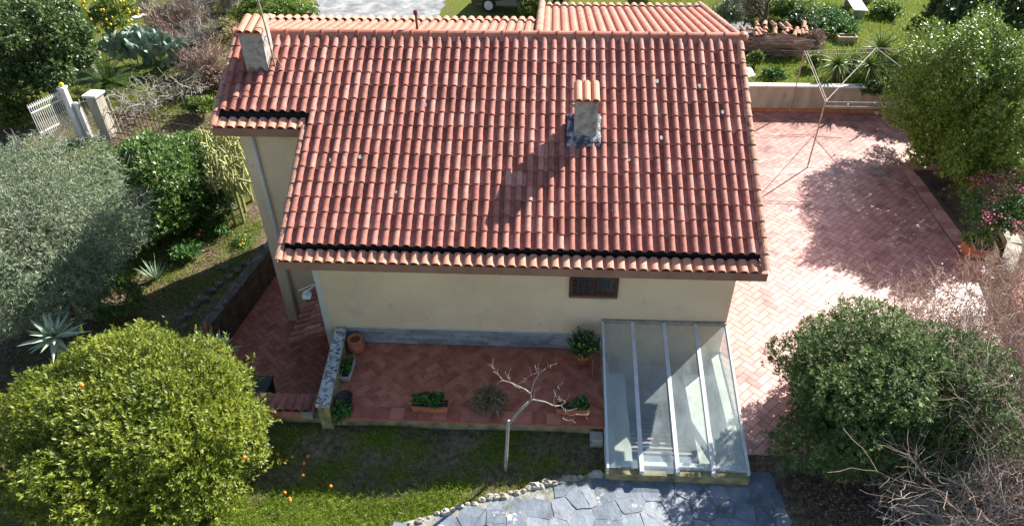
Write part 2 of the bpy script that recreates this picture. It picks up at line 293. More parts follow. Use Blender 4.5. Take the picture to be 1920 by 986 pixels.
def nz(s, d=6):
    n = N.new('ShaderNodeTexNoise'); n.inputs['Scale'].default_value = s; n.inputs['Detail'].default_value = d; n.inputs['Roughness'].default_value = .65; Lk.new(tc.outputs['Object'], n.inputs[0]); return n.outputs[0]
def rmp(f, st):
    c = N.new('ShaderNodeValToRGB'); e = c.color_ramp.elements
    while len(e) < len(st): e.new(.5)
    for i, (p, cc) in enumerate(st): e[i].position = p; e[i].color = (*cc, 1)
    Lk.new(f, c.inputs[0]); return c.outputs[0]
soil = rmp(nz(9), [(.3, (.06, .043, .03)), (.5, (.14, .105, .07)), (.7, (.27, .215, .15))])
turf = rmp(nz(14), [(.3, (.045, .06, .012)), (.5, (.115, .135, .022)), (.7, (.22, .21, .06))])
grav = rmp(nz(1.6, 12), [(.32, (.14, .145, .15)), (.5, (.28, .285, .29)), (.58, (.36, .36, .35)), (.7, (.48, .47, .44))])
def mask(nm, s, k=1.6):
    a = N.new('ShaderNodeAttribute'); a.attribute_name = nm; m1 = N.new('ShaderNodeMath'); m1.operation = 'SUBTRACT'; Lk.new(a.outputs['Fac'], m1.inputs[0]); Lk.new(nz(s), m1.inputs[1])
    m2 = N.new('ShaderNodeMapRange'); m2.inputs[1].default_value = -.12; m2.inputs[2].default_value = .12; Lk.new(m1.outputs[0], m2.inputs[0]); return m2.outputs[0]
x1 = N.new('ShaderNodeMixRGB'); Lk.new(mask('grass', 3), x1.inputs[0]); Lk.new(soil, x1.inputs[1]); Lk.new(turf, x1.inputs[2])
x2 = N.new('ShaderNodeMixRGB'); Lk.new(mask('gravel', 2), x2.inputs[0]); Lk.new(x1.outputs[0], x2.inputs[1]); Lk.new(grav, x2.inputs[2])
Lk.new(x2.outputs[0], b.inputs['Base Color']); bp = N.new('ShaderNodeBump'); bp.inputs['Strength'].default_value = .9; bp.inputs['Distance'].default_value = .04; Lk.new(nz(30), bp.inputs['Height']); Lk.new(bp.outputs[0], b.inputs['Normal'])
me.materials.append(mg); tag(link('ground', me, None), kind='structure')

# ---- herringbone paving: every brick its own clipped quad, 5 mm above the slab
def clip(poly, conv):
    for i in range(len(conv)):
        a = conv[i]; b_ = conv[(i+1) % len(conv)]; ex, ey = b_[0]-a[0], b_[1]-a[1]; out = []
        for j in range(len(poly)):
            p = poly[j]; q = poly[(j+1) % len(poly)]
            sp = ex*(p[1]-a[1])-ey*(p[0]-a[0]); sq = ex*(q[1]-a[1])-ey*(q[0]-a[0])
            if sp >= 0: out.append(p)
            if (sp >= 0) != (sq >= 0): tt = sp/(sp-sq); out.append((p[0]+(q[0]-p[0])*tt, p[1]+(q[1]-p[1])*tt))
        poly = out
        if len(poly) < 3: return []
    return poly
def paving(mb, conv, z, w=.155, rot=45, gap=.006, rg=random.Random(3)):
    cx = sum(p[0] for p in conv)/len(conv); cy = sum(p[1] for p in conv)/len(conv); R = max(math.hypot(p[0]-cx, p[1]-cy) for p in conv)+1
    n = int(R/w)+2; c, s = cos(radians(rot)), sin(radians(rot))
    for i in range(-n, n+1):
        for j in range(-n, n+1):
            k = (i-j) % 4
            if k == 0: r = (i, j, i+2, j+1)
            elif k == 3: r = (i, j, i+1, j+2) if (i-j) % 4 == 3 else None
            else: continue
            x0, y0, x1_, y1_ = [q*w for q in r]; x0 += gap/2; y0 += gap/2; x1_ -= gap/2; y1_ -= gap/2
            q = [(cx+px*c-py*s, cy+px*s+py*c) for px, py in ((x0, y0), (x1_, y0), (x1_, y1_), (x0, y1_))]
            q = clip(q, conv)
            if q: dz = rg.uniform(0, .0015); mb.vf([(a, b2, z+dz) for a, b2 in q], [tuple(range(len(q)))], v=min(1, max(0, rg.gauss(.42, .2)-.45*max(0, min(1, (q[0][1]-9.3+.9*sin(q[0][0]*1.9)+.5*sin(q[0][0]*4.7+q[0][1]*3))/1.6))*(q[0][0] > 8))))  # bricks darken toward the yard wall: its wider shadow painted in, plus staining
def strip(mb, a, b_, wd, z, step=.3, rg=random.Random(4), gap=.006):   # straight course of bricks from a to b, wd to its left
    L = math.hypot(b_[0]-a[0], b_[1]-a[1]); ux, uy = (b_[0]-a[0])/L, (b_[1]-a[1])/L; n = max(1, round(L/step)); st = L/n
    for i in range(n):
        q = []
        for t_, s_ in ((i*st+gap/2, 0), ((i+1)*st-gap/2, 0), ((i+1)*st-gap/2, wd-gap), (i*st+gap/2, wd-gap)): q.append((a[0]+ux*t_-uy*s_, a[1]+uy*t_+ux*s_, z+rg.uniform(0, .001)))
        mb.vf(q, [(0, 1, 2, 3)], v=rg.random())
def slab(name, polys, z0, z1, mats, fills, strips=(), rot=45, gap=.010):
    mb = MB()
    for p in polys: mb.prism(p, z0, z1, m=0)
    k = len(mb.f); 
    for p in fills: paving(mb, p, z1+.005, rot=rot, gap=gap)
    for a in strips: strip(mb, *a[:3], z1+.005, *a[3:])
    for i in range(k, len(mb.f)): mb.m[i] = 1
    return tag(mb.build(name, mats, None), kind='structure')
slab('front_terrace', [[(1.0, -1.55), (6.3, -1.55), (6.3, .5), (.9, .5)]], -.75, -.005, [m_yw, m_paver],
     [[(1.13, -1.29), (6.28, -1.29), (6.28, .5), (.9, .5)]], [((1.1, -1.58), (6.28, -1.58), .28, .27)])
mb = MB(); mb.box((1.1, -1.61, -.04), (6.29, -1.53, -.006)); tag(mb.build('terrace_edge', m_paver, None), kind='structure')
RT = [(8.80, -2.12), (12.6, -2.12), (14.5, -.3), (15.25, 3.3), (15.35, 7.93), (8.80, 7.93)]
RT2 = [(8.80, 8.26), (15.45, 8.26), (17.4, 8.26), (17.4, 12.03), (8.80, 12.03)]
RT3 = [(15.75, 2.9), (14.6, -.6), (19.5, .2), (20.5, 4.6), (16.6, 3.9)]
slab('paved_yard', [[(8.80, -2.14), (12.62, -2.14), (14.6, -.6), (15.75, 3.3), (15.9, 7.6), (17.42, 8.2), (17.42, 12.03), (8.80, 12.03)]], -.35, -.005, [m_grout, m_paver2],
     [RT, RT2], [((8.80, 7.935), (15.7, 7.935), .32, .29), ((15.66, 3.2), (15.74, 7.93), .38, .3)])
slab('lower_yard', [RT3], -.5, -.12, [m_grout, m_paver], [[(15.9, 3.0), (14.9, -.45), (19.3, .3), (20.3, 4.4), (16.6, 3.75)]], [])
slab('sunken_walkway', [[(-3.4, -1.0), (.5, -1.0), (.5, 8.2), (-2.0, 8.2)]], -2.3, -1.9, [m_grout, m_paver], [[(-3.3, -1.0), (.5, -1.0), (.5, 8.1), (-2.1, 8.1)]], [])
# flagstone path: irregular slabs, each shrunk from its Voronoi cell
def flagstones():
    rg = random.Random(11); conv = [(2.3, -3.95), (3.1, -3.66), (3.8, -3.40), (4.5, -3.12), (5.4, -2.75), (6.1, -2.60), (10.0, -2.4), (10.6, -4.6), (9.5, -7), (1, -7), (1.2, -4.1)]
    poly = conv
    base = MB(); base.prism([(1.6, -4.0), (3.0, -3.50), (4.45, -3.0), (5.4, -2.62), (6.3, -2.42), (9.6, -2.2), (10.4, -4.6), (9.5, -7.2), (1, -7.2)], -.7, -.290); k = len(base.f)
    seeds = []
    for i in range(26):
        for j in range(15): seeds.append((.8+i*.39+rg.uniform(-.16, .16), -7.1+j*.36+rg.uniform(-.15, .15)))
    def inside(p):
        c = False; n = len(poly)
        for i in range(n):
            a, b2 = poly[i], poly[(i+1) % n]
            if (a[1] > p[1]) != (b2[1] > p[1]) and p[0] < (b2[0]-a[0])*(p[1]-a[1])/(b2[1]-a[1])+a[0]: c = not c
        return c
    for i, s in enumerate(seeds):
        if not inside(s): continue
        cell = [(s[0]-.6, s[1]-.6), (s[0]+.6, s[1]-.6), (s[0]+.6, s[1]+.6), (s[0]-.6, s[1]+.6)]
        for j, o in enumerate(seeds):
            if j == i or math.hypot(o[0]-s[0], o[1]-s[1]) > 1.3: continue
            mx_, my_ = (s[0]+o[0])/2, (s[1]+o[1])/2; dx, dy = o[0]-s[0], o[1]-s[1]; l = math.hypot(dx, dy); mx_ -= dx/l*.006; my_ -= dy/l*.006
            out = []
            for q in range(len(cell)):
                p1, p2 = cell[q], cell[(q+1) % len(cell)]; d1 = (p1[0]-mx_)*dx+(p1[1]-my_)*dy; d2 = (p2[0]-mx_)*dx+(p2[1]-my_)*dy
                if d1 <= 0: out.append(p1)
                if (d1 <= 0) != (d2 <= 0): tt = d1/(d1-d2); out.append((p1[0]+(p2[0]-p1[0])*tt, p1[1]+(p2[1]-p1[1])*tt))
            cell = out
            if len(cell) < 3: break
        if len(cell) > 2:
            z = -.28+rg.uniform(-.006, .008); tx, ty = rg.uniform(-.02, .02), rg.uniform(-.02, .02)
            ce = []
            for q in range(len(cell)):
                p1, p2 = cell[q], cell[(q+1) % len(cell)]; l = math.hypot(p2[0]-p1[0], p2[1]-p1[1]); ce.append((p1[0]+rg.uniform(-.012, .012), p1[1]+rg.uniform(-.012, .012)))
                for k_ in range(1, max(1, int(l/.09))): f_ = k_/max(1, int(l/.09)); ce.append((p1[0]+(p2[0]-p1[0])*f_+rg.uniform(-.011, .011), p1[1]+(p2[1]-p1[1])*f_+rg.uniform(-.011, .011)))
            cell = ce
            n = len(cell); top = [(x, y, z+(x-s[0])*tx+(y-s[1])*ty) for x, y in cell]
            base.vf(top+[(x, y, -.4) for x, y in cell], [tuple(range(n))]+[(q, q+n, (q+1) % n+n, (q+1) % n) for q in range(n)], v=rg.random(), m=1)
    base.build
    return tag(base.build('flagstone_path', [m_grout2, m_flag], None), kind='structure')
m_grout2 = M('mossy_mortar', [(0, (.13, .13, .10)), (1, (.34, .33, .30))], nscale=8, wn=1, rough=.95, bump=.6)
m_flag = M('flagstone', [(0, (.09, .115, .15)), (.5, (.17, .20, .24)), (1, (.29, .31, .33))], nscale=5, wn=.45, wa=.55, rough=.6, bump=.5, bscale=14, bumpdist=.02, stains=[((.42, .41, .38), 4, .60, .06), ((.10, .10, .09), 2.4, .60, .12)])
flagstones()

# ------------------------------------------------------------------ house
W, D, H, ZE = 9.2, 4.865, 2.559, 2.52
XL = -1.93; YW = 2.66; SL = H/D; SLEN = sqrt(D*D+H*H); cS, sS = D/SLEN, H/SLEN
house = thing('house', (4.6, 4.5, 0), 'cream rendered house with a red clay tile roof in the middle of the garden', 'house')
def walls():
    mb = MB()
    def wbox(x0, y0, x1, y1, z0, zt0, zt1):   # zt0 at front, zt1 at back
        mb.hexa([(x0, y0, z0), (x1, y0, z0), (x1, y1, z0), (x0, y1, z0), (x0, y0, zt0), (x1, y0, zt0), (x1, y1, zt1), (x0, y1, zt1)])
    zr = lambda y: ZE+SL*y-.12
    wbox(.51, .5, 8.79, D, -2.9, 2.35, zr(D)); wbox(.51, D, 4.9, 6.6, -2.9, zr(D), 4.50); wbox(4.9, D, 8.79, 9.1, -2.9, zr(D), 4.15)
    wbox(-1.58, 3.13, .515, D-.005, -2.9, 3.72, zr(D)); wbox(-1.58, D-.005, .515, 6.6, -2.9, zr(D), 4.50)
    return mb.build('wall', m_wall, house)
wl = walls()
# window hole is a recess: frame and grille stand proud
mb = MB(); mb.box((5.58, .485, 1.47), (6.54, .52, 2.2), m=0); wn = mb.build('window', m_rust, house)
mb = MB(); m_wood = plain('brown_window_wood', (.16, .055, .03), rough=.6)
for a, b2 in (((5.58, .44, 1.47), (5.66, .485, 2.2)), ((6.46, .44, 1.47), (6.54, .485, 2.2)), ((6.03, .45, 1.53), (6.08, .48, 2.14)), ((5.66, .44, 2.14), (6.46, .483, 2.2)), ((5.66, .44, 1.47), (6.46, .483, 1.53))): mb.box(a, b2)
mb.build('frame', m_wood, wn)
mb = MB(); mb.box((5.665, .472, 1.535), (6.025, .478, 2.135)); mb.box((6.085, .472, 1.535), (6.455, .478, 2.135)); mb.build('pane', m_pane, wn)
mb = MB(); mb.box((5.58, .43, 1.42), (6.54, .50, 1.468)); mb.build('sill', plain('red_sill', (.30, .16, .12), rough=.6), wn)
mb = MB()
for zz in (1.52, 1.72, 1.95): mb.tube([(5.60, .40, zz), (6.52, .40, zz)], .009, 5)
for i in range(8): mb.tube([(5.62+i*.125, .40, 1.5), (5.62+i*.125, .40, 2.2)], .007, 5)
for i in range(7):
    for s_ in (-1, 1):
        for zc in (1.62, 1.83, 2.05): mb.tube([(5.682+i*.125+s_*.03+.028*cos(t_), .395, zc+.05*sin(t_)) for t_ in np.linspace(0, 2*pi, 9)], .004, 4, cap=False)
mb.build('grille', m_rust, wn)
# slate plinth
mb = MB(); rg = random.Random(5)
x = .95
for r in range(5):
    x = .95
    while x < 6.28:
        l = min(rg.uniform(.25, .7), 6.29-x); mb.box((x, .455+rg.uniform(0, .012), .01+r*.08), (x+l-.004, .50, .01+(r+1)*.08-.003), v=rg.random()); x += l
mb.build('plinth', m_slate, house)
mb = MB(); mb.box((.95, .47, .413), (6.29, .503, .435)); mb.build('plinth_cap', m_trim, house)
# roof
UT = .205
def tile_field(mb, x0, x1, s0, s1, org, du, dn, pitch=.34, x0fn=None, rg=random.Random(9), colw=UT, hgt=.066, dirx=1, lift=.020, wavy=.003):
    # org: point at s=0,x=0; du: unit up-slope; dn: unit normal
    nc = int(round((x1-x0)/colw)); cw = (x1-x0)/nc; nr = max(1, int(round((s1-s0)/pitch))); ph = (s1-s0)/nr
    bw = cw*.60; K = 9
    for r in range(nr):
        for c in range(nc):
            xa = x0+c*cw
            if x0fn and xa < x0fn(s0+r*ph)-.01: continue
            v = min(1, max(0, rg.gauss(.42, .22))); jx = rg.uniform(-.004, .004); bad = rg.random() < .05; js = rg.uniform(-.012, .012)-(.03 if bad else 0); jr = rg.uniform(-wavy, wavy)*(3.5 if bad else 1)
            prof = [(-.004, 0)]+[(bw*.5-bw*.5*cos(pi*i/K), .012+hgt*sin(pi*i/K)**.8) for i in range(K+1)]+[(bw+.006, 0), (cw-.004, .0), (cw+.0, .008)]
            vs = []
            for (ss_, lf, tp) in ((s0+r*ph+js, lift, 1.), (s0+(r+1)*ph+.03, -.002, .95)):
                for (px, pz) in prof:
                    pxx = xa+jx+(bw*.5+(px-bw*.5)*tp if px <= bw+.001 else px)+(jr if lf else 0)
                    hh = pz+lf; vs.append(tuple(org[k]+du[k]*ss_+dn[k]*hh+(pxx if k == 0 else 0) for k in range(3)))
            n = len(prof)
            # front lip
            for (px, pz) in prof:
                hh = max(-.005, pz+lift-.022-(.004 if pz > .01 else 0)); ss_ = s0+r*ph+js+.004
                vs.append(tuple(org[k]+du[k]*ss_+dn[k]*hh+((xa+jx+px+jr) if k == 0 else 0) for k in range(3)))
            fs = [(i, i+1, n+i+1, n+i) for i in range(n-1)]+[(2*n+i, 2*n+i+1, i+1, i) for i in range(n-1)]
            mb.vf(vs, fs, v=v)
DU = (0, cS, sS); DN = (0, -sS, cS)
roof = MB(); roof_o = None
# deck
dk = MB()
def deck(x0, x1, y0, y1, z0, z1, th=.10): dk.hexa([(x0, y0, z0-th), (x1, y0, z0-th), (x1, y1, z1-th), (x0, y1, z1-th), (x0, y0, z0), (x1, y0, z0), (x1, y1, z1), (x0, y1, z1)])
zf = lambda y: ZE+SL*y
deck(.05, W-.03, .34, YW+.3, zf(.34)-.02, zf(YW+.3)-.02); deck(XL+.05, W-.03, YW+.305, D, zf(YW+.305)-.02, zf(D)-.02)
A10 = tan(radians(10)); zb = lambda y: ZE+H-A10*(y-D)
deck(XL+.05, 4.79, D+.002, 6.75, zb(D)-.02, zb(6.75)-.02); deck(4.795, W-.03, D+.002, 9.3, zb(D)-.02, zb(9.3)-.02)
deck_o = dk.build('roof_deck', m_dark, house)
tf = MB()
s_lo = .345; s_w = (YW)/cS+.40; s_top = SLEN-.06
nrows = 15; ph = (s_top-s_lo)/nrows
tile_field(tf, .135, W-.155, s_lo, s_top, (0, 0, ZE), DU, DN, pitch=ph)
sw0 = s_lo+ph*math.ceil((s_w-s_lo)/ph-.35)
tile_field(tf, XL+.14, .135, sw0, s_top, (0, 0, ZE), DU, DN, pitch=ph, rg=random.Random(19))
tf.build('front_slope', m_tile, house)
# rear slopes
c10, s10 = cos(radians(10)), sin(radians(10)); DUb = (0, c10, -s10); DNb = (0, s10, c10)
def rear_field(mb, x0, x1, y1, rg):
    nc = int(round((x1-x0)/UT)); cw = (x1-x0)/nc; L = (y1-D)/c10; nr = int(round(L/.34)); pl_ = L/nr
    for c in range(nc):
        for r in range(nr):
            bw = cw*.72; K = 7; v = min(1, max(0, rg.gauss(.55, .2)))
            prof = [(0, 0)]+[(bw*.5-bw*.5*cos(pi*i/K), .01+.055*sin(pi*i/K)**.8) for i in range(K+1)]+[(bw+.004, 0), (cw, 0)]
            vs = []
            for s_, lf in ((r*pl_-.02, 0), ((r+1)*pl_, .016), ((r+1)*pl_-.002, -.01)):
                for px, pz in prof: vs.append(tuple((0, D, ZE+H)[k]+DUb[k]*s_+DNb[k]*(pz+lf)+((x0+c*cw+px) if k == 0 else 0) for k in range(3)))
            n = len(prof); mb.vf(vs, [(i, n+i, n+i+1, i+1)[::-1] for i in range(n-1)]+[(n+i, 2*n+i, 2*n+i+1, n+i+1)[::-1] for i in range(n-1)], v=v)
rf = MB(); rear_field(rf, XL+.1, 4.70, 6.35, random.Random(2)); rf.build('rear_slope', m_tile3, house); rf = MB(); rear_field(rf, 4.92, W-.12, 8.75, random.Random(3)); rf.build('rear_slope', m_tile3, house)
def eave_row(mb, x0, x1, P0, ln, ang, rg, cw=UT, hgt=.052):
    nc = int(round((x1-x0)/cw)); cw = (x1-x0)/nc; du = (0, cos(ang), sin(ang)); dn = (0, -sin(ang), cos(ang)); K = 8
    for c in range(nc):
        v = min(1, max(0, rg.gauss(.5, .22))); js = rg.uniform(-.008, .008); bw = cw*.74
        prof = [(0, 0)]+[(bw*.5-bw*.5*cos(pi*i/K), .008+hgt*sin(pi*i/K)) for i in range(K+1)]+[(bw+.01, .0), (cw, 0)]
        n = len(prof); vs = []
        for s_, lf in ((js, 0), (ln, .0), (ln+.01, -.05), (js+.003, -.022), (js+.12, -.03)):
            for px, pz in prof: vs.append((x0+c*cw+px, P0[0]+du[1]*s_+dn[1]*(pz+lf), P0[1]+du[2]*s_+dn[2]*(pz+lf)))
        mb.vf(vs, [(i, i+1, n+i+1, n+i) for i in range(n-1)]+[(n+i, n+i+1, 2*n+i+1, 2*n+i) for i in range(n-1)]+[(3*n+i, 3*n+i+1, i+1, i) for i in range(n-1)]+[(4*n+i, 4*n+i+1, 3*n+i+1, 3*n+i) for i in range(n-1)], v=v)
for args in ((.14, W-.14, (0., ZE-.02), .27, radians(16), random.Random(6)), (XL+.14, .14, (YW, zf(YW)-.02), .27, radians(16), random.Random(8))):
    er = MB(); eave_row(er, *args); er.build('eave_tiles', m_tile2, house)
# rear eave rows, beyond the rear gutter
for x0, x1, ye in ((XL+.05, 4.72, 6.72), (4.95, W-.05, 9.22)):
    er = MB(); eave_row(er, x0, x1, (ye-.02, zb(ye)-.0), .30, radians(-6), random.Random(12), hgt=.06); er.build('eave_tiles', m_tile2, house)
# gutters (dark channel) and fascia
for q in (((.1, .27, ZE-.06), (W-.12, .42, ZE+.02)), ((XL+.1, YW+.27, zf(YW)-.06), (.12, YW+.42, zf(YW)+.02)), ((XL+.1, 6.33, zb(6.5)-.12), (4.7, 6.74, zb(6.5)-.03)), ((4.9, 8.72, zb(8.9)-.12), (W-.1, 9.25, zb(8.9)-.03))):
    gt = MB(); gt.box(*q); gt.build('gutter', m_dark, house)
fa = MB()
def fas(x0, y0, x1, z): fa.box((x0, y0+.015, z-.225), (x1, y0+.26, z-.045)); fa.box((x0, y0+.26, z-.225), (x1, y0+.62, z-.195))
fas(.03, 0, W-.02, ZE); fas(XL+.03, YW, .12, zf(YW))
# side barge boards following the slope
def barge(x0, x1, y0, y1, zfn, dz0=-.2, dz1=-.03): fa.hexa([(x0, y0, zfn(y0)+dz0), (x1, y0, zfn(y0)+dz0), (x1, y1, zfn(y1)+dz0), (x0, y1, zfn(y1)+dz0), (x0, y0, zfn(y0)+dz1), (x1, y0, zfn(y0)+dz1), (x1, y1, zfn(y1)+dz1), (x0, y1, zfn(y1)+dz1)])
barge(W-.10, W-.022, .265, D, zf); barge(.032, .12, .265, YW+.01, zf); barge(XL+.032, XL+.12, YW+.265, D, zf)
barge(W-.10, W-.022, D, 9.4, zb); barge(XL+.032, XL+.12, D, 6.9, zb); barge(4.80, 4.86, 6.9, 9.4, zb)
fa.box((XL+.03, 6.8, zb(6.9)-.2), (4.79, 6.98, zb(6.9)-.02)); fa.box((4.87, 9.3, zb(9.4)-.2), (W-.1, 9.46, zb(9.4)-.02))
# soffits and wall-side closing under the overhangs
fa.box((8.79, .6, ZE-.22), (W-.1, .64, ZE-.19)); fa.build('fascia', m_fascia, house)
sf = MB()
def soff(x0, x1, y0, y1, zfn, d=-.16): sf.hexa([(x0, y0, zfn(y0)+d-.03), (x1, y0, zfn(y0)+d-.03), (x1, y1, zfn(y1)+d-.03), (x0, y1, zfn(y1)+d-.03), (x0, y0, zfn(y0)+d), (x1, y0, zfn(y0)+d), (x1, y1, zfn(y1)+d), (x0, y1, zfn(y1)+d)])
for q in ((8.792, W-.102, .65, D, zf), (.122, .508, .65, 3.1, zf), (XL+.125, -1.582, 3.3, D, zf)): sf = MB(); soff(*q); sf.build('soffit', m_trim, house)
# barrel tiles along a line: ridge, rakes
def barrels(mb, A, B, r, step, up, v0=.5, rg=random.Random(1), collar=0, flat=1., over=.05, K=8, taper=.86):
    A = Vector(A); B = Vector(B); L = (B-A).length; d = (B-A)/L; n = max(1, round(L/step)); st = L/n; up = Vector(up); a = d.cross(up).normalized(); up = a.cross(d)
    for i in range(n):
        p0 = A+d*i*st; p1 = A+d*((i+1)*st+over); v = min(1, max(0, rg.gauss(v0, .2))); vs = []
        rows = [(p0, r, .012), (p1, r*taper, 0.), (p0+d*.004, r-.014, .006)]
        if collar: rows = [(p0, r+collar, .0), (p0+d*.035, r+collar, 0), (p0+d*.036, r, 0), (p1, r*.97, 0)]+[(p0-d*.0, r-.012, 0)]
        j_ = rg.uniform(-.005, .005)
        for (p, rr, lf) in rows:
            for j in range(K+1): t_ = pi*j/K; vs.append(p+a*(rr*cos(t_)+j_)+up*(rr*flat*sin(t_)+lf))
        n_ = K+1; m = len(rows)-1
        fs = [(q*n_+j, q*n_+j+1, (q+1)*n_+j+1, (q+1)*n_+j) for q in range(m-1) for j in range(K)]+[(m*n_+j, m*n_+j+1, j+1, j) for j in range(K)]
        mb.vf(vs, fs, v=v)
rd = MB(); barrels(rd, (XL+.02, D, ZE+H+.005), (W+.0, D, ZE+H+.005), .105, .39, (0, 0, 1), collar=.024, rg=random.Random(31))
rd.lathe((W, D, ZE+H), [(.13, -.02), (.125, .04), (.09, .10), (.03, .13)], 12)
# mortar bed under the ridge on the front side
rd.build('ridge_tiles', m_tile3, house)
bd = MB(); bd.hexa([(XL+.1, D-.17, zf(D-.17)+.0), (W-.1, D-.17, zf(D-.17)+.0), (W-.1, D+.12, zb(D+.12)-.03), (XL+.1, D+.12, zb(D+.12)-.03), (XL+.1, D-.10, ZE+H+.015), (W-.1, D-.10, ZE+H+.015), (W-.1, D+.07, ZE+H+.02), (XL+.1, D+.07, ZE+H+.02)]); bd.build('ridge_bedding', m_old, house)
def P(x, s, h=0): return (x, DU[1]*s+DN[1]*h, ZE+DU[2]*s+DN[2]*h)
def Pb(x, s, h=0): return (x, D+DUb[1]*s+DNb[1]*h, ZE+H+DUb[2]*s+DNb[2]*h)
for a_, b_, r_, n_, sd_, fl_ in ((P(W-.075, .0, .01), P(W-.075, SLEN-.05, .01), .082, DN, 41, 1), (P(.07, 0, -.005), P(.07, YW/cS, -.005), .082, DN, 43, .8), (P(XL+.075, YW/cS, -.005), P(XL+.075, SLEN-.05, -.005), .082, DN, 47, .8),
        (Pb(W-.075, 4.75, .02), Pb(W-.075, .05, .02), .085, DNb, 44, 1), (Pb(4.83, 4.75, .03), Pb(4.83, .05, .03), .095, DNb, 45, 1), (Pb(XL+.075, 2.1, .02), Pb(XL+.075, .05, .02), .085, DNb, 46, 1)):
    rk = MB(); barrels(rk, a_, b_, r_, .34, n_, rg=random.Random(sd_), flat=fl_); rk.build('verge_tiles', m_old, house)
# chimneys
def chimney(x0, x1, y0, y1, zb0, zt, capz, mat, px=.05):
    mb = MB(); mb.hexa([(x0, y0, zb0), (x1, y0, zb0), (x1, y1, zb0), (x0, y1, zb0), (x0+.0, y0, zt), (x1, y0, zt), (x1, y1, zt+.12), (x0, y1, zt+.12)])
    c = mb.build('chimney', mat, house)
    cp = MB(); n = 3; cw = (x1-x0+.06)/n
    for i in range(n):
        xx = x0-.03+cw*(i+.5); barrels(cp, (xx, y0-.06, zt+.03), (xx, y1+.06, zt+.03+capz), cw*.5, y1-y0+.12, (0, 0, 1), rg=random.Random(50+i), flat=1.0, over=0, taper=1)
    cp.hexa([(x0-.03, y0-.03, zt+.002), (x1+.03, y0-.03, zt+.002), (x1+.03, y1+.03, zt+.002+capz), (x0-.03, y1+.03, zt+.002+capz), (x0-.03, y0-.03, zt+.035), (x1+.03, y0-.03, zt+.035), (x1+.03, y1+.03, zt+.035+capz), (x0-.03, y1+.03, zt+.035+capz)])
    cp.build('chimney_cap', m_tile2, c, smooth=False); return c
c2 = chimney(5.61, 6.05, 2.48, 2.95, zf(2.48)-.1, 4.64, .14, m_chim); tag(c2, 'grey rough chimney stack halfway up the roof')
c1t = YP(485, 66, 3.93)[2]
c1 = chimney(-1.41, -.93, 3.93, 4.45, zf(3.93)-.1, c1t, .14, m_chim); tag(c1, 'grey rough chimney stack at the left end of the ridge')
mb = MB(); m_mem = M('bitumen_flashing', [(0, (.03, .032, .045)), (.6, (.10, .10, .13)), (1, (.42, .40, .42))], nscale=9, wn=1.15, rough=.6, bump=1, bscale=20, bumpdist=.03)
gx = np.linspace(5.46, 6.17, 12); gy = np.linspace(2.30, 3.0, 12); rg = random.Random(4)
vs = [(x+rg.uniform(-.015, .015), y+rg.uniform(-.015, .015), zf(y)+.118+rg.uniform(-.012, .012)-.06*(i in (0, 11) or j in (0, 11))) for j, y in enumerate(gy) for i, x in enumerate(gx)]
mb.vf(vs, [(j*12+i, j*12+i+1, (j+1)*12+i+1, (j+1)*12+i) for j in range(11) for i in range(11)]); mb.build('chimney_flashing', m_mem, house, smooth=True)
mb = MB(); mb.tube([(5.5, 2.52, 4.56), (5.62, 2.52, 4.56)], .03, 8); mb.build('chimney_pipe', m_steel, c2)
# broken white mortar patches on the roof
m_patch = plain('grey_mortar_patch', (.42, .45, .42), rough=.9); rg = random.Random(77)
for (u, v) in ((797, 197), (895, 315), (592, 150), (1150, 395), (1012, 310), (1312, 162), (1232, 152), (742, 360), (675, 294), (812, 158), (1355, 210), (1180, 300), (620, 300), (1295, 340), (900, 290), (1240, 258)):
    d = _ray(u, v); k_ = (ZE+.075-CP[2]+SL*CP[1])/(d[2]-SL*d[1]); p = CP+d*k_; r = rg.uniform(.022, .045)
    mb = MB(); mb.vf([(p[0]+r*cos(t_)*rg.uniform(.7, 1.2), p[1]+r*1.4*sin(t_)*rg.uniform(.7, 1.2), p[2]+SL*r*sin(t_)*1.2) for t_ in np.linspace(0, 2*pi, 8)[:-1]], [tuple(range(7))]); mb.build('lichen_patch', m_patch, house)
# vent pipe on the rear slope, antenna on the left chimney
pv = YP(783, 60, 5.15); pt = YP(777, 20, 5.15)
mb = MB(); mb.tube([(pv[0], 5.15, zb(5.15)-.05), (pt[0]+.02, 5.15, pt[2]-.06)], .028, 8); mb.tube([(pt[0]+.02, 5.15, pt[2]-.10), (pt[0]+.01, 5.15, pt[2])], .045, 8); mb.build('vent_pipe', plain('red_brown_pipe', (.13, .04, .035), rough=.5), house)
ant = thing('aerial', (-.86, 4.2, c1t-.5), 'thin silver aerial mast strapped to the left chimney', 'aerial')
mb = MB(); mb.tube([(-.80, 4.0, c1t-.85), (-.84, 4.05, c1t+.1), (-1.0, 4.2, c1t+1.7)], .018, 6)
mb.tube([(-.62, 3.95, c1t-.72), (-.97, 3.9, c1t+.25)], .008, 5); mb.build('mast', m_steel, ant)
for q_ in (((-.95, 4.2, c1t-.1), (-.82, 4.03, c1t-.1)), ((-.95, 4.2, c1t-.55), (-.80, 4.03, c1t-.55)), ((-.8, 4.0, c1t-.8), (-.62, 3.93, c1t-.75))): mb = MB(); mb.tube(q_, .014, 5); mb.build('bracket', m_steel, ant)
mb = MB(); mb.tube([(-1.30, 4.2, c1t+1.55), (-.65, 4.2, c1t+1.55)], .008, 4)
for q in range(6): mb.tube([(-1.25+q*.11, 3.95, c1t+1.55), (-1.25+q*.11, 4.45, c1t+1.55)], .005, 4)
mb.build('antenna_rods', m_steel, ant)
# downpipes
mb = MB(); mb.box((.47, .485, -1.9), (.60, .60, 2.3)); mb.build('corner_trim', m_trim, house)
mb = MB(); mb.tube([(-1.28, 3.09, 3.62), (-1.28, 3.09, -1.85)], .045, 8); mb.build('downpipe', m_trim, house, smooth=True)
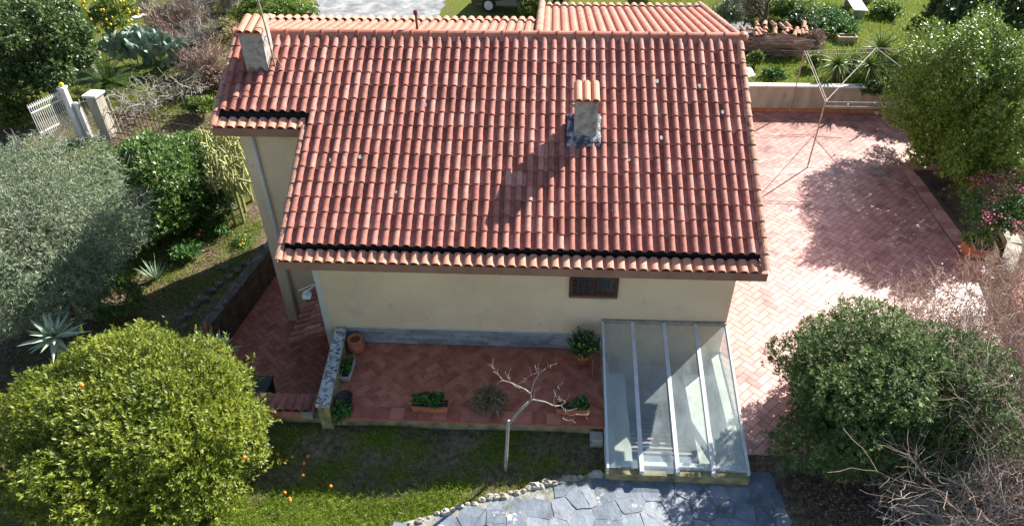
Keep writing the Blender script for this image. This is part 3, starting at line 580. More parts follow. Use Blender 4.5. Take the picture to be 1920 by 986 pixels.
# floodlight on left corner
mb = MB(); mb.box((.28, .18, 1.42), (.36, .34, 1.52)); mb.tube([(.30, .24, 1.54), (.44, .3, 1.6), (.51, .5, 1.6)], .012, 5); mb.tube([(.22, .2, 1.62), (.47, .42, 1.62)], .01, 5); mb.box((.36, .2, 1.40), (.42, .32, 1.50)); mb.build('floodlight', m_white, house)
# tiled canopy on the left wall
can = MB(); rg = random.Random(15)
cz0, cz1, cx0, cx1 = -.10, -.62, .50, -.62
ny_ = 11; cw = (3.12-.92)/ny_
sl_len = math.hypot(cx0-cx1, cz0-cz1)
for r in range(ny_):
    for k in range(3):
        t0, t1 = k/3, (k+1)/3+.03; yy = .92+cw*(r+.5)
        A = (cx1+(cx0-cx1)*t0, yy, cz1+(cz0-cz1)*t0+.03); B = (cx1+(cx0-cx1)*t1, yy, cz1+(cz0-cz1)*t1+.02)
        barrels(can, A, B, cw*.40, 9, (-.4, 0, 1), rg=rg, over=0)
can.hexa([(cx1, .92, cz1-.06), (cx0, .92, cz0-.06), (cx0, 3.12, cz0-.06), (cx1, 3.12, cz1-.06), (cx1, .92, cz1+.02), (cx0, .92, cz0+.02), (cx0, 3.12, cz0+.02), (cx1, 3.12, cz1+.02)])
can.build('side_canopy', m_tile, house, smooth=False)
# ------------------------------------------------------------------ walls round the terraces
def wall_thing(name, label, pts, th, z0, z1, mat, capmat=None, capz=.05, over=.02, zend=None, cat='wall'):
    t_ = thing(name, (pts[0][0], pts[0][1], z0), label, cat); mb = MB(); cp = MB()
    for i in range(len(pts)-1):
        a, b2 = Vector((*pts[i], 0)), Vector((*pts[i+1], 0)); d = (b2-a).normalized(); n = Vector((-d.y, d.x, 0))*th
        q = [a, b2, b2+n, a+n]; mb.hexa([(p.x, p.y, z0) for p in q]+[(p.x, p.y, z1) for p in q])
        if capmat:
            o = n.normalized()*over; q = [a-o, b2-o, b2+n+o, a+n+o]; cp.hexa([(p.x, p.y, z1+.001) for p in q]+[(p.x, p.y, z1+capz) for p in q])
    mb.build('wall_body', mat, t_, bevel=.008)
    if capmat: cp.build('coping', capmat, t_, bevel=.008)
    return t_
pw = thing('parapet', (.9, -.6, 0), 'low parapet with weathered bluish white top at the left end of the front terrace', 'parapet')
mb = MB(); q = [(.88, -1.66), (1.10, -1.66), (.93, .49), (.73, .49)]; mb.hexa([(a, b2, -2.1) for a, b2 in q]+[(a, b2, .36) for a, b2 in q]); mb.build('wall_body', m_yw, pw)
mb = MB(); q = [(.86, -1.68), (1.12, -1.68), (.95, .453), (.71, .453)]; mb.hexa([(a, b2, .361) for a, b2 in q]+[(a, b2, .42) for a, b2 in q]); mb.build('coping', m_cope, pw, bevel=.008)
# tile-capped retaining wall left of the parapet
cw_ = thing('retaining_wall', (-.5, -1.3, -.5), 'yellowed retaining wall with a cap of red barrel tiles beside the kumquat tree', 'wall')
mb = MB(); mb.box((-3.6, -1.52, -2.2), (.86, -1.08, -.14)); mb.build('wall_body', m_yw, cw_)
mb = MB(); x = -3.5; rg = random.Random(21)
while x < .66: barrels(mb, (x, -1.46, -.06), (x, -.98, -.12), .085, 9, (0, 0, 1), rg=rg, over=0); x += .175
mb.box((-3.6, -1.5, -.138), (.68, -1.0, -.06)); mb.build('tile_cap', m_tile, cw_)
mb = MB(); barrels(mb, (-3.6, -1.50, -.09), (.45, -1.50, -.09), .07, .38, (0, -.6, 1), rg=rg); mb.build('edge_tiles', m_paver, cw_); mb = MB(); mb.box((.45, -1.56, -.135), (.69, -1.46, -.03)); mb.build('end_stone', m_conc, cw_)
# garden bed wall
bw_ = thing('bed_wall', (-3.1, 2, -1.9), 'earthy retaining wall coloured dark for house shade along the sunken walkway', 'wall')
mb = MB(); q = [(-3.62, -1.1), (-3.42, -1.1), (-2.0, 8.3), (-2.25, 8.3)]; q = [(-3.82+.12, -1.1), (-3.55+.12, -1.1), (-2.02, 8.3), (-2.3, 8.3)]
mb.hexa([(a, b2, -2.2) for a, b2 in q]+[(a, b2, -1.03) for a, b2 in q]); mb.build('wall_body', M('shaded_earth_wall', [(0, (.07, .055, .045)), (1, (.18, .14, .11))], nscale=5, wn=1, rough=.95, bump=.8), bw_)  # earth tone darkened to stand for the house's shade over the bed
mb = MB(); rg = random.Random(33)
for i in range(26):
    t_ = i/26; x = -3.56+t_*1.4; y = -1+t_*9.2; mb.sphere((x+rg.uniform(-.1, .04), y+rg.uniform(-.15, .15), -1.03), rg.uniform(.06, .17), 7, v=rg.random()*.25, sq=(rg.uniform(.6, 1), rg.uniform(.9, 1.7), .45), rough=.28, seed=i)
mb.build('edge_stones', M('shaded_earth_stone', [(0, (.07, .06, .05)), (1, (.22, .20, .17))], wn=1, rough=.95, bump=.8), bw_)  # soil-like stones, with the bed's shade put into their colour
# rubble edging in front of the bed
eg = thing('rubble_edging', (-4.3, 2.5, -1.1), 'broken stones edging the planting bed left of the walkway', 'stone edging')
for i, (u, v) in enumerate([(345, 612), (352, 590), (366, 572), (380, 560), (396, 545), (412, 532), (430, 518), (446, 505), (460, 494), (340, 598), (420, 500)]):
    p = G(u, v, -1.05); mb = MB(); mb.sphere(p, rg.uniform(.09, .15), 7, v=rg.random(), sq=(1.2, 1, .7), rough=.2, seed=i+60); mb.build('stone', bpy.data.materials['shaded_earth_stone'], eg)  # same shade-darkened colour as the bed wall's edge stones
# rear yard wall
yw_ = wall_thing('yard_wall', 'long stained concrete wall with a pale top at the far side of the paved yard', [(8.9, 12.04), (17.6, 12.04)], .22, -.3, .84, m_conc, m_copew, .05)
mb = MB(); mb.box((8.9, 11.985, 0.0), (17.5, 12.038, .10)); mb.build('skirting', m_pot, yw_)
# side kerb at the lower right of the yard, low white planter wall
wall_thing('planter_wall', 'low whitish planter wall at the right edge of the yard', [(15.85, 3.5), (16.6, 4.6), (17.0, 6.4)][::-1], .30, -.2, .05, m_conc, m_conc, .04)
# path edging stones
se = thing('path_edging', (4.4, -3, -.5), 'curved row of rough stones between the lawn and the flagstone path', 'stone edging')
rg = random.Random(3)
line = [G(u, v, -.30) for u, v in ((770, 984), (830, 962), (880, 945), (930, 932), (975, 922), (1015, 910), (1060, 901), (1105, 893), (1138, 886))]
for i in range(30):
    t_ = i/29*(len(line)-1); k = min(int(t_), len(line)-2); p = np.array(line[k])*(1-t_+k)+np.array(line[k+1])*(t_-k)
    mb = MB(); r = rg.uniform(.045, .11); mb.sphere((p[0], p[1]+rg.uniform(-.03, .03), -.30), r, 7, v=rg.random(), sq=(1.15, .8, .9), rough=.2, seed=i+5); mb.build('stone', m_stone, se, bevel=0)

# ------------------------------------------------------------------ veranda over the sunken stair
ver = thing('glass_canopy', (7.5, -1, 0), 'sloping four pane glass canopy with white bars over the sunken stair', 'glass canopy')
vt, vb = .80, -.02; y0v, y1v = -2.50, .495; xa, xb = 6.30, 8.78
def vz(y): return vb+(vt-vb)*(y-y0v)/(y1v-y0v)
def bar(mb, x0, x1, y0, y1, h0=-.06, h1=.03):
    mb.hexa([(x0, y0, vz(y0)+h0), (x1, y0, vz(y0)+h0), (x1, y1, vz(y1)+h0), (x0, y1, vz(y1)+h0), (x0, y0, vz(y0)+h1), (x1, y0, vz(y0)+h1), (x1, y1, vz(y1)+h1), (x0, y1, vz(y1)+h1)])
pos = [xa, xa+.60, xa+1.235, xa+1.865, xb-.0]
for i, x in enumerate(pos):
    mb = MB(); wd = .045 if i in (0, 4) else .075; lo = y0v-(.02 if i in (0, 4) else .06); bar(mb, x-wd/2, x+wd/2, lo, y1v); mb.build('glazing_bar', m_alu, ver, bevel=.004)
mb = MB(); bar(mb, xa-.02, xb+.02, y1v-.0, y1v+.003, -.05, .04); mb.box((xa-.02, y1v-.05, vt-.04), (xb+.02, y1v, vt+.035)); mb.build('top_rail', m_steel, ver)
mb = MB(); mb.box((xa+.02, y0v+.10, vb-.10), (xb-.02, y0v+.19, vb-.035)); mb.build('bottom_rail', m_alu, ver)
for i in range(4):
    mb = MB(); a, b2 = pos[i]+.02, pos[i+1]-.02; e = y0v-(.07 if i == 1 else .0); mb.hexa([(a, e, vz(e)+.0), (b2, e, vz(e)+.0), (b2, y1v-.02, vz(y1v)), (a, y1v-.02, vz(y1v)), (a, e, vz(e)+.006), (b2, e, vz(e)+.006), (b2, y1v-.02, vz(y1v)+.006), (a, y1v-.02, vz(y1v)+.006)]); mb.build('roof_pane', m_glass, ver)
# side glass
for x in (xa, xb):
    mb = MB(); mb.hexa([(x-.004, y0v+.12, -.09), (x+.004, y0v+.12, -.09), (x+.004, y1v-.06, 0.0), (x-.004, y1v-.06, .0), (x-.004, y0v+.12, vz(y0v+.12)-.065), (x+.004, y0v+.12, vz(y0v+.12)-.065), (x+.004, y1v-.06, vt-.065), (x-.004, y1v-.06, vt-.065)]); mb.build('side_pane', m_glass, ver)
# stairwell
stw = thing('stairwell', (7.5, -1, -2.6), 'sunken stairwell with blue grey steps and pale walls under the glass', 'stairwell')
m_inner = M('stair_wall_paint', [(0, (.50, .50, .44)), (1, (.66, .66, .60))], nscale=3, wn=1, rough=.9, stains=[((.3, .28, .2), 3, .6, .15)])
mb = MB(); mb.box((6.28, -2.42, -2.75), (6.46, .49, -.09)); mb.build('side_wall', m_inner, stw); mb = MB(); mb.box((8.60, -2.42, -2.75), (8.795, .49, -.04)); mb.build('side_wall', m_inner, stw)
mb = MB(); mb.box((6.27, -2.56, -2.75), (8.80, -2.33, -.115)); mb.build('kerb_wall', m_yw, stw)
mb = MB(); mb.box((6.461, -2.329, -2.75), (8.599, .489, -2.6)); mb.build('stair_floor', m_grout, stw)
m_step = M('blue_grey_step', [(0, (.11, .15, .22)), (1, (.20, .25, .33))], nscale=4, wn=1, rough=.5)
st = MB(); ns = MB()
for i in range(8):
    y_ = -2.1+i*.27; z_ = -.42-i*.2; st.box((6.82 if i > 0 else 6.461, y_, -2.6), (8.0, y_+.27, z_)); ns.box((6.82, y_+.235, z_+.001), (8.0, y_+.275, z_+.03))
st.build('steps', m_step, stw); ns.build('nosing', M('pale_nosing', [(0, (.36, .28, .25)), (1, (.48, .40, .36))], wn=1), stw)
mb = MB(); mb.box((6.461, -2.329, -2.599), (6.80, .1, -.32)); mb.build('ledge', m_inner, stw); mb = MB(); mb.box((8.02, -2.329, -2.599), (8.599, .1, -.30)); mb.build('ledge', m_inner, stw)
mb = MB(); mb.box((6.8, -2.329, -2.6), (8.02, -2.13, -.35)); mb.build('landing', m_inner, stw)
def potted(name, label, cat, loc, pot, soilr, fn, group=None):
    t_ = thing(name, loc, label, cat, group); pot(t_); fn(t_); return t_
def rosette(mb_name, parent, c, n, L, W, mat, seed, el0=10, el1=85, arch=.35, segs=5, thick=0., vr=(.2, .9)):
    g = random.Random(seed); mb = MB()
    for i in range(n):
        az = i*2.399+g.uniform(-.2, .2); f = (i+.5)/n; el = radians(el1+(el0-el1)*f**.8+g.uniform(-6, 6)); l = L*g.uniform(.8, 1.1)*(.7+.3*f)
        d = Vector((cos(az)*cos(el), sin(az)*cos(el), sin(el))); s = Vector((-sin(az), cos(az), 0)); p = Vector([float(q) for q in c]); vs = []; v = g.uniform(*vr)
        for k in range(segs+1):
            t_ = k/segs; wd = W*(1-t_)**.7*(.75+.6*min(t_*3, 1)*(1-t_)) if k else W*.7
            up = s.cross(d)
            vs += [p-s*wd/2+up*wd*.25, p, p+s*wd/2+up*wd*.25]; p = p+d*l/segs; d = (d+Vector((0, 0, -arch/segs*2))).normalized()
        mb.vf(vs, [(3*k+a, 3*k+a+1, 3*k+a+4, 3*k+a+3) for k in range(segs) for a in (0, 1)], v=v)
    return mb.build(mb_name, mat, parent)
vpt = thing('potted_plant', (7.1, -.6, -2.0), 'leafy yellow green plant with white flowers growing behind the glass', 'plant')
rosette('leaves', vpt, (6.98, -.8, -1.4), 16, .8, .12, l_lemon, 5, 10, 75, .6)
for i, (u, v) in enumerate(((1232, 748), (1230, 770))):
    p = YP(u, v, -.6); mb = MB()
    for k in range(7):
        a = 2*pi*k/7; mb.vf([(p[0], p[1], p[2]), (p[0]+.05*cos(a-.25), p[1]-.01, p[2]+.05*sin(a-.25)), (p[0]+.08*cos(a), p[1]-.03, p[2]+.08*sin(a)), (p[0]+.05*cos(a+.25), p[1]-.01, p[2]+.05*sin(a+.25))], [(0, 1, 2, 3)])
    mb.build('flower', m_white, vpt)
mb = MB(); mb.lathe((6.98, -.8, -1.75), [(.12, 0), (.16, .3), (.17, .33), (.14, .33), (.13, .3)], 14); mb.build('pot', m_pot, vpt)

# ------------------------------------------------------------------ pots on the front terrace
jar = thing('terracotta_jar', (1.17, .22, 0), 'round empty terracotta jar in the corner beside the parapet', 'jar')
mb = MB(); mb.lathe((1.17, .2, 0.002), [(.10, 0), (.16, .06), (.185, .16), (.175, .25), (.145, .31), (.16, .34), (.16, .36), (.125, .36), (.12, .30), (.14, .2)], 20); mb.build('jar_body', m_pot, jar, smooth=True)
def trough(name, label, c, lx, ly, h, mat, group, fill, lean=0):
    t_ = thing(name, (c[0], c[1], 0), label, 'planter', group); x, y = c; mb = MB(); w_ = .018; k = .9
    o0 = [(x-lx/2*k, y-ly/2*k), (x+lx/2*k, y-ly/2*k), (x+lx/2*k, y+ly/2*k), (x-lx/2*k, y+ly/2*k)]; o1 = [(x-lx/2, y-ly/2), (x+lx/2, y-ly/2), (x+lx/2, y+ly/2), (x-lx/2, y+ly/2)]
    i1 = [(x-lx/2+w_, y-ly/2+w_), (x+lx/2-w_, y-ly/2+w_), (x+lx/2-w_, y+ly/2-w_), (x-lx/2+w_, y+ly/2-w_)]
    vs = [(a, b2, .002) for a, b2 in o0]+[(a, b2, h) for a, b2 in o1]+[(a, b2, h) for a, b2 in i1]+[(a, b2, h-.06) for a, b2 in i1]
    fs = [(3, 2, 1, 0)]+[(a, (a+1) % 4, (a+1) % 4+4, a+4) for a in range(4)]+[(a+4, (a+1) % 4+4, (a+1) % 4+8, a+8) for a in range(4)]+[(a+8, (a+1) % 4+8, (a+1) % 4+12, a+12) for a in range(4)]+[(12, 13, 14, 15)]
    mb.vf(vs, fs); mb.vf([(a+(.01 if a > x else -.01), b2+(.01 if b2 > y else -.01), zz) for zz in (h-.035, h-.003) for a, b2 in o1], [(a, (a+1) % 4, (a+1) % 4+4, a+4) for a in range(4)]+[(4, 5, 6, 7)][:0])
    mb.build('trough', mat, t_, bevel=.004); mb = MB(); mb.box((x-lx/2+w_, y-ly/2+w_, h-.055), (x+lx/2-w_, y+ly/2-w_, h-.03)); mb.build('soil', m_soil, t_)
    if fill: crown('foliage', (x+fill[3], y, h+fill[1]*.4), (lx*.5*fill[0], ly*.62, fill[1]), fill[2], 6, .065, .045, l_herb, t_, seed=int(x*10), lumps=9, amp=.5, up=.6, low=-.2)
    return t_
trough('planter', 'long terracotta trough full of green leaves beside the dry drooping plant', (2.96, -1.3), .72, .22, .17, m_pot, None, (1.05, .17, 260, 0))
trough('planter', 'long terracotta trough with sparse leaves below the bare tree branches', (5.70, -1.25), .66, .22, .17, m_pot, None, (.55, .12, 90, .12))
trough('planter', 'narrow pale cement trough lying along the parapet', (1.13, -.42), .19, .56, .15, m_planter, None, (.8, .06, 60, 0))
bp_ = thing('plant_pot', (1.30, -1.38, 0), 'round black pot with bright green leaves spilling over the terrace edge', 'pot')
mb = MB(); mb.lathe((1.28, -1.25, .002), [(.12, 0), (.155, .2), (.165, .21), (.14, .21), (.135, .17)], 16); mb.build('pot', m_black, bp_, smooth=True)
crown('foliage', (1.27, -1.50, .08), (.2, .22, .20), 160, 6, .07, .055, l_herb, bp_, seed=4, lumps=7, amp=.5, up=.4, low=-.9)
dp = thing('dry_plant', (4.08, -1.3, 0), 'drooping brownish dry plant between the two terracotta troughs', 'plant')
rg = random.Random(8); mb = MB(); dpc = G(918, 752, .15)
for i in range(120):
    a = rg.uniform(0, 2*pi); e = rg.uniform(.1, 1.2); l = rg.uniform(.25, .42); pts = [Vector(dpc)]; d = Vector((cos(a)*cos(e), sin(a)*cos(e), sin(e)))
    for k in range(4): pts.append(pts[-1]+d*l/4); d = (d+Vector((0, 0, -.35))).normalized()
    mb.tube(pts, .004, 3, v=rg.random(), cap=False)
mb.build('stems', m_twig, dp); crown('foliage', dpc+np.array([0, 0, .05]), (.38, .32, .22), 700, 6, .045, .016, leaf('olive_brown_leaf', [(.10, .085, .035), (.24, .19, .08), (.42, .34, .15)]), dp, seed=9, amp=.3, up=.0, depth=.9)
mb = MB(); mb.lathe((dpc[0], dpc[1]+.05, .002), [(.10, 0), (.14, .14), (.15, .15), (.12, .15), (.12, .12)], 14); mb.build('pot', m_pot, dp)
fp = thing('plant_pot', (5.95, .15, 0), 'terracotta pot of dark foliage with yellow flowers standing by the glass canopy', 'pot')
fpc = G(1093, 668, .2); fx, fy = fpc[0], fpc[1]
mb = MB(); mb.lathe((fx, fy, .002), [(.11, 0), (.15, .24), (.17, .25), (.17, .29), (.14, .29), (.13, .24)], 16); mb.build('pot', m_pot, fp, smooth=True)
crown('foliage', (fx, fy, .55), (.30, .27, .30), 420, 6, .07, .035, l_dark, fp, seed=14, lumps=10, amp=.4)
g = np.random.default_rng(3)
mb = MB()
for i in range(22):
    a = g.uniform(0, 2*pi); e = g.uniform(-.5, .9); p = (fx+.29*cos(a)*cos(e), fy+.25*sin(a)*cos(e)-.02, .52+.27*sin(e)); mb = MB(); mb.sphere(p, .02, 6, sq=(1, 1, .7)); mb.build('flower', m_yel, fp)
rg = random.Random(5); mb = MB(); mb.tube([(fx+.1, fy-.1, .4), (fx+.2, fy-.2, .3), (fx+.18, fy-.35, .1), (fx+.24, fy-.45, .02)], .005, 4); mb.build('trailing_stem', m_twig, fp)

# ------------------------------------------------------------------ bare sapling on the lawn
tb = G(948, 884, -.33); bt = thing('bare_tree', tb, 'leafless pale barked sapling standing on the lawn before the terrace', 'tree')
def Py(u, v, dy): return tuple(YP(u, v, tb[1]+dy))
mb = MB()
mb.tube([tuple(tb), Py(949, 855, 0), Py(951, 825, .02), Py(952, 797, .02), Py(955, 789, .02)], [.036, .032, .03, .03, .034], 9, v=.5)
mb.tube([Py(952, 797, .02), Py(966, 780, .05), Py(978, 766, .08), Py(992, 753, .1)], [.028, .024, .024, .02], 8, v=.5)
mb.tube([Py(992, 753, .1), Py(1000, 749, .1), Py(1022, 753, .12), Py(1040, 761, .15), Py(1052, 760, .2), Py(1060, 754, .2), Py(1056, 750, .2)], [.02, .015, .013, .011, .010, .008, .006], 7, v=.6)
mb.tube([Py(996, 752, .1), Py(995, 738, .12), Py(985, 730, .15), Py(968, 722, .2), Py(955, 716, .25), Py(943, 713, .3), Py(936, 704, .3), Py(930, 700, .3)], [.016, .013, .012, .010, .009, .007, .005, .004], 6, v=.6)
mb.tube([Py(995, 740, .12), Py(999, 722, .1), Py(1004, 710, .08), Py(1010, 702, .06), Py(1024, 690, .06)], [.012, .009, .008, .006, .003], 6, v=.4)
rg = random.Random(3)
for a, b2, dy in (((1010, 702), (1003, 684), .06), ((943, 713), (932, 722), .3), ((955, 716), (952, 702), .25), ((960, 718), (975, 728), .2), ((968, 722), (985, 714), .2), ((1040, 761), (1042, 735), .15), ((1052, 760), (1066, 778), .2), ((1066, 778), (1080, 776), .2), ((1060, 766), (1055, 782), .2), ((1044, 745), (1038, 730), .18), ((1058, 752), (1068, 738), .2), ((1060, 770), (1082, 765), .2), ((930, 700), (924, 697), .3), ((936, 704), (934, 690), .3), ((985, 730), (975, 735), .15)):
    m_ = ((a[0]+b2[0])/2+rg.uniform(-3, 3), (a[1]+b2[1])/2+rg.uniform(-2, 2)); mb.tube([Py(*a, dy), Py(*m_, dy+rg.uniform(-.03, .03)), Py(*b2, dy+rg.uniform(-.05, .05))], [.006, .005, .003], 4, v=rg.random())
for (u, v), dy, dr in (((930, 700), .3, (-1, 0, .6)), ((936, 704), .3, (-.6, 0, 1)), ((955, 716), .25, (-.2, .2, 1)), ((1024, 690), .06, (.6, 0, 1)), ((1010, 702), .06, (0, .3, 1)), ((1056, 750), .2, (-.5, 0, 1)), ((1080, 776), .2, (1, 0, -.1)), ((1055, 782), .2, (.2, 0, -1)), ((1042, 735), .15, (0, 0, 1)), ((985, 714), .2, (.8, 0, .4)), ((1000, 749), .1, (.2, .6, .7))):
    branches(mb, Py(u, v, dy), dr, .2, .005, 1, rg, nchild=3, jit=.35, rmin=.0022)
mb.build('trunk', M('sapling_bark', [(0, (.20, .17, .14)), (.5, (.34, .30, .26)), (1, (.52, .47, .42))], nscale=25, wn=1, rough=.9, bump=1, bscale=50, bumpdist=.01, stains=[((.12, .10, .08), 18, .58, .08)]), bt, smooth=True)
for i, (u, v) in enumerate(((521, 851), (522, 861), (537, 863), (548, 856), (577, 855), (570, 868), (568, 890), (508, 874), (534, 923), (543, 934), (544, 938), (620, 911))):
    p = G(u, v, -.29); mb = MB(); mb.sphere(p, .032, 10, seed=i); o = mb.build('orange', m_orange, None, smooth=True)
    tag(o, 'small fallen orange lying in the grass beside the kumquat tree', 'orange', 'oranges fallen on the lawn')
# grey stone block and pillar base at the lawn's right corner
bl = MB(); bl.box((6.02, -1.85, -.55), (6.26, -1.62, -.10)); tag(bl.build('stone_block', m_conc, None, bevel=.02), 'grey concrete block at the lawn corner beside the glass canopy', 'block')
# bin behind the tile-capped wall
bn = thing('black_bin', (-.6, -.5, -1.9), 'square black lidded bin in the sunken walkway', 'bin')
p = G(484, 722, -.9); mb = MB(); mb.hexa([(p[0]-.2, p[1]-.2, -1.89), (p[0]+.2, p[1]-.2, -1.89), (p[0]+.2, p[1]+.2, -1.89), (p[0]-.2, p[1]+.2, -1.89), (p[0]-.25, p[1]-.25, -.93), (p[0]+.25, p[1]-.25, -.93), (p[0]+.25, p[1]+.25, -.93), (p[0]-.25, p[1]+.25, -.93)]); mb.build('bin_body', m_black, bn, bevel=.02)
mb = MB(); mb.box((p[0]-.27, p[1]-.27, -.925), (p[0]+.27, p[1]+.27, -.87)); mb.build('lid', m_black, bn, bevel=.02)

# ------------------------------------------------------------------ vegetation
kc = G(248, 812, .95); ct = thing('kumquat_tree', (kc[0], kc[1], -.5), 'big round yellow green kumquat tree in the near left corner', 'tree')
simple_trunk(ct, (kc[0], kc[1], -.55), (kc[0], kc[1], .7), .09, 2, spread=1.6)
crown('crown', kc, (2.30, 2.05, 1.68), 15000, 11, .072, .024, l_citrus, ct, seed=3, lumps=75, amp=.22, width=.30, up=.75, rnd=.4, sl=.16, depth=.4, low=-.8)
for u, v in ((153, 722), (458, 857)):
    p = YP(u, v, kc[1]-1.0); mb = MB(); mb.sphere(p, .035, 8); mb.build('fruit', m_orange, ct, smooth=True)
oc = G(60, 450, 1.2); ol = thing('olive_tree', (oc[0], oc[1], -1.0), 'wide silvery olive tree at the left edge', 'tree')
simple_trunk(ol, (oc[0], oc[1], -1.15), (oc[0], oc[1], .9), .12, 4, spread=2.2)
crown('crown', oc, (2.5, 3.4, 2.35), 13000, 10, .085, .016, l_olive, ol, seed=8, lumps=50, amp=.34, width=.45, up=.2, rnd=.9, sl=.34, depth=.6, low=-.85, spread=.6, droop=.15)
rg = random.Random(6); mb = MB()
for i in range(90):
    a = rg.uniform(0, 2*pi); e = rg.uniform(-.4, 1.4); r = rg.uniform(.7, .9); pc_ = Vector(oc.tolist()); p = (oc[0]+2.5*r*cos(a)*cos(e), oc[1]+3.4*r*sin(a)*cos(e), oc[2]+2.35*r*sin(e)); mb.tube([pc_, pc_.lerp(Vector(p), .5)+Vector((0, 0, .1)), p], [.015, .012, .005], 3, v=.0, cap=False); branches(mb, p, (cos(a)*cos(e)+rg.gauss(0, .5), sin(a)*cos(e)+rg.gauss(0, .5), sin(e)*.5), .38, .006, 1, rg, nchild=3, jit=.35, rmin=.0035)
mb.build('twigs', m_twigg, ol)
def shrub(name, label, px, z, rad, n, k, L, Wd, mat, zg, seed, cat='shrub', trunk=.06, group=None, **kw):
    c = G(*px, z); t_ = thing(name, (c[0], c[1], zg), label, cat, group)
    if trunk: simple_trunk(t_, (c[0], c[1], zg-.1), (c[0], c[1], z-rad[2]*.1), trunk, seed, spread=min(rad)*.9)
    crown('crown', c, rad, n, k, L, Wd, mat, t_, seed=seed, **kw); return t_, c
shrub('camellia_shrub', 'glossy broad leaved green shrub between the olive tree and the house', (290, 350), .15, (1.78, 2.1, 1.5), 5600, 8, .095, .048, l_broad, -1.0, 12, lumps=34, amp=.3, up=.6, sl=.16, low=-.8)
shrub('evergreen_tree', 'dark evergreen tree with a dense crown behind the white gate', (62, 95), 1.9, (2.3, 2.2, 2.1), 5200, 8, .12, .06, l_dark, -.3, 21, cat='tree', lumps=34, amp=.4, up=.6, sl=.2, low=-.7, trunk=.13)
lt, lc = shrub('lemon_tree', 'small lemon tree with yellow fruit and a thin crooked trunk', (205, 25), 1.7, (1.25, 1.2, .85), 800, 7, .11, .05, l_lemon, 0, 22, cat='tree', lumps=16, amp=.5, up=.3, sl=.2, trunk=.07)
g = random.Random(5)
mb = MB(); mb.sphere((0, 0, 0), .048, 8, sq=(1, 1, 1.2)); lm0 = None
for i in range(90):
    a = g.uniform(0, 2*pi); e = g.uniform(-.9, 1.3); p = Vector((lc[0]+1.15*cos(a)*cos(e)*g.uniform(.6, 1), lc[1]+1.1*sin(a)*cos(e), lc[2]+.8*sin(e)))-world(lt)
    if lm0 is None: o = lm0 = mb.build('fruit', m_lemonf, None, smooth=True); o.parent = lt
    else: o = lm0.copy(); COL.objects.link(o)
    o.location = p
shrub('tall_shrub', 'tall dense bright green shrub beside the far right corner of the yard', (1812, 208), 2.05, (1.68, 2.95, 2.6), 12000, 9, .085, .036, l_hedge, 0, 31, lumps=60, amp=.33, width=.32, up=.6, sl=.30, low=-.9, trunk=.1)
shrub('whorled_shrub', 'dense dark glossy shrub under bare twigs at the lower right corner of the yard', (1662, 745), 1.0, (2.28, 2.1, 1.72), 12500, 10, .08, .024, l_pitt, -.2, 41, lumps=46, amp=.38, width=.40, up=.7, sl=.12, spread=1.0, depth=.6, low=-.85, trunk=.08)
shrub('corner_tree', 'very dark tree filling the top right corner', (1858, 25), 2.4, (2.9, 2.2, 2.0), 4200, 8, .14, .06, l_dark, .7, 51, cat='tree', lumps=30, amp=.4, up=.4, sl=.25, trunk=.14)
shrub('shade_tree', 'dark shrub at the right edge behind the tall green shrub', (1945, 200), 1.5, (1.7, 2.0, 1.8), 2400, 8, .12, .05, l_dark, 0, 52, lumps=30, amp=.4, up=.4, sl=.25, trunk=.1)
# bougainvillea
bo, bc = shrub('bougainvillea', 'bougainvillea with magenta bracts above the potted palm', (1885, 400), .9, (1.1, 1.2, .75), 700, 6, .08, .045, l_herb, 0, 61, lumps=18, amp=.5, up=.3, sl=.25, trunk=.04)
g2 = np.random.default_rng(12); cl = []
for (u, v) in ((1838, 350), (1850, 340), (1865, 338), (1880, 345), (1895, 318), (1862, 372), (1885, 330), (1905, 350), (1856, 408), (1915, 425), (1845, 330), (1910, 365), (1825, 345), (1870, 358)):
    p = G(u, v, 1.35); k = 34; cl.append(p+g2.normal(size=(k, 3))*np.array([.13, .13, .07]))
cl = np.concatenate(cl); leafobj('flowers', cl, nrm(g2.normal(size=cl.shape)+[0, 0, .6]), nrm(g2.normal(size=cl.shape)+[0, 0, 1]), .055, .045, g2.random(len(cl)), l_pink, bo)['kind'] = 'stuff'
mb = MB(); pts = [G(u, v, zz) for u, v, zz in ((1830, 305, 1.5), (1845, 282, 1.6), (1862, 267, 1.7), (1890, 270, 1.8), (1925, 285, 1.8))]; mb.tube(pts, [.006, .008, .01, .012, .014], 5); mb.build('long_shoot', m_twigg, bo)
# background right: bare trees, shrubs, yuccas
def baretree(name, label, px, zg, hgt, seed, mat, leafm=None, depth=4, r=.08, cat='tree', n=3, spread=.8, group=None, sh=.72, rmin=.006, shrubby=1, jit=.25, up=.12):
    c = G(*px, zg); t_ = thing(name, (c[0], c[1], zg), label, cat, group); rg = random.Random(seed); mb = MB()
    for k in range(shrubby): branches(mb, (c[0]+rg.uniform(-.15, .15)*(shrubby > 1), c[1]+rg.uniform(-.15, .15)*(shrubby > 1), zg-.1), (rg.gauss(0, .25 if shrubby == 1 else .6), rg.gauss(0, .25 if shrubby == 1 else .6), 1), hgt*.36, r, depth, rg, nchild=n, ang=spread, shrink=sh, rmin=rmin, jit=jit, up=up)
    mb.build('branches', mat, t_); return t_, c
baretree('gnarled_tree', 'gnarled dark almost leafless tree beyond the yard wall', (1435, 62), .7, 3.3, 3, m_bark, depth=5, r=.13, n=3, spread=.9)
crown_t, cc = baretree('gnarled_tree', 'thin twiggy tree at the top left of the wood pile', (1385, 60), .7, 2.4, 5, m_bark, depth=4, r=.06, n=4, spread=.9)
baretree('brush_pile', 'heap of cut dark twigs right of the wood pile', (1515, 85), .7, 1.0, 9, m_twig, depth=4, r=.03, n=4, spread=1.2, cat='brush pile', shrubby=9, rmin=.008, up=-.05)
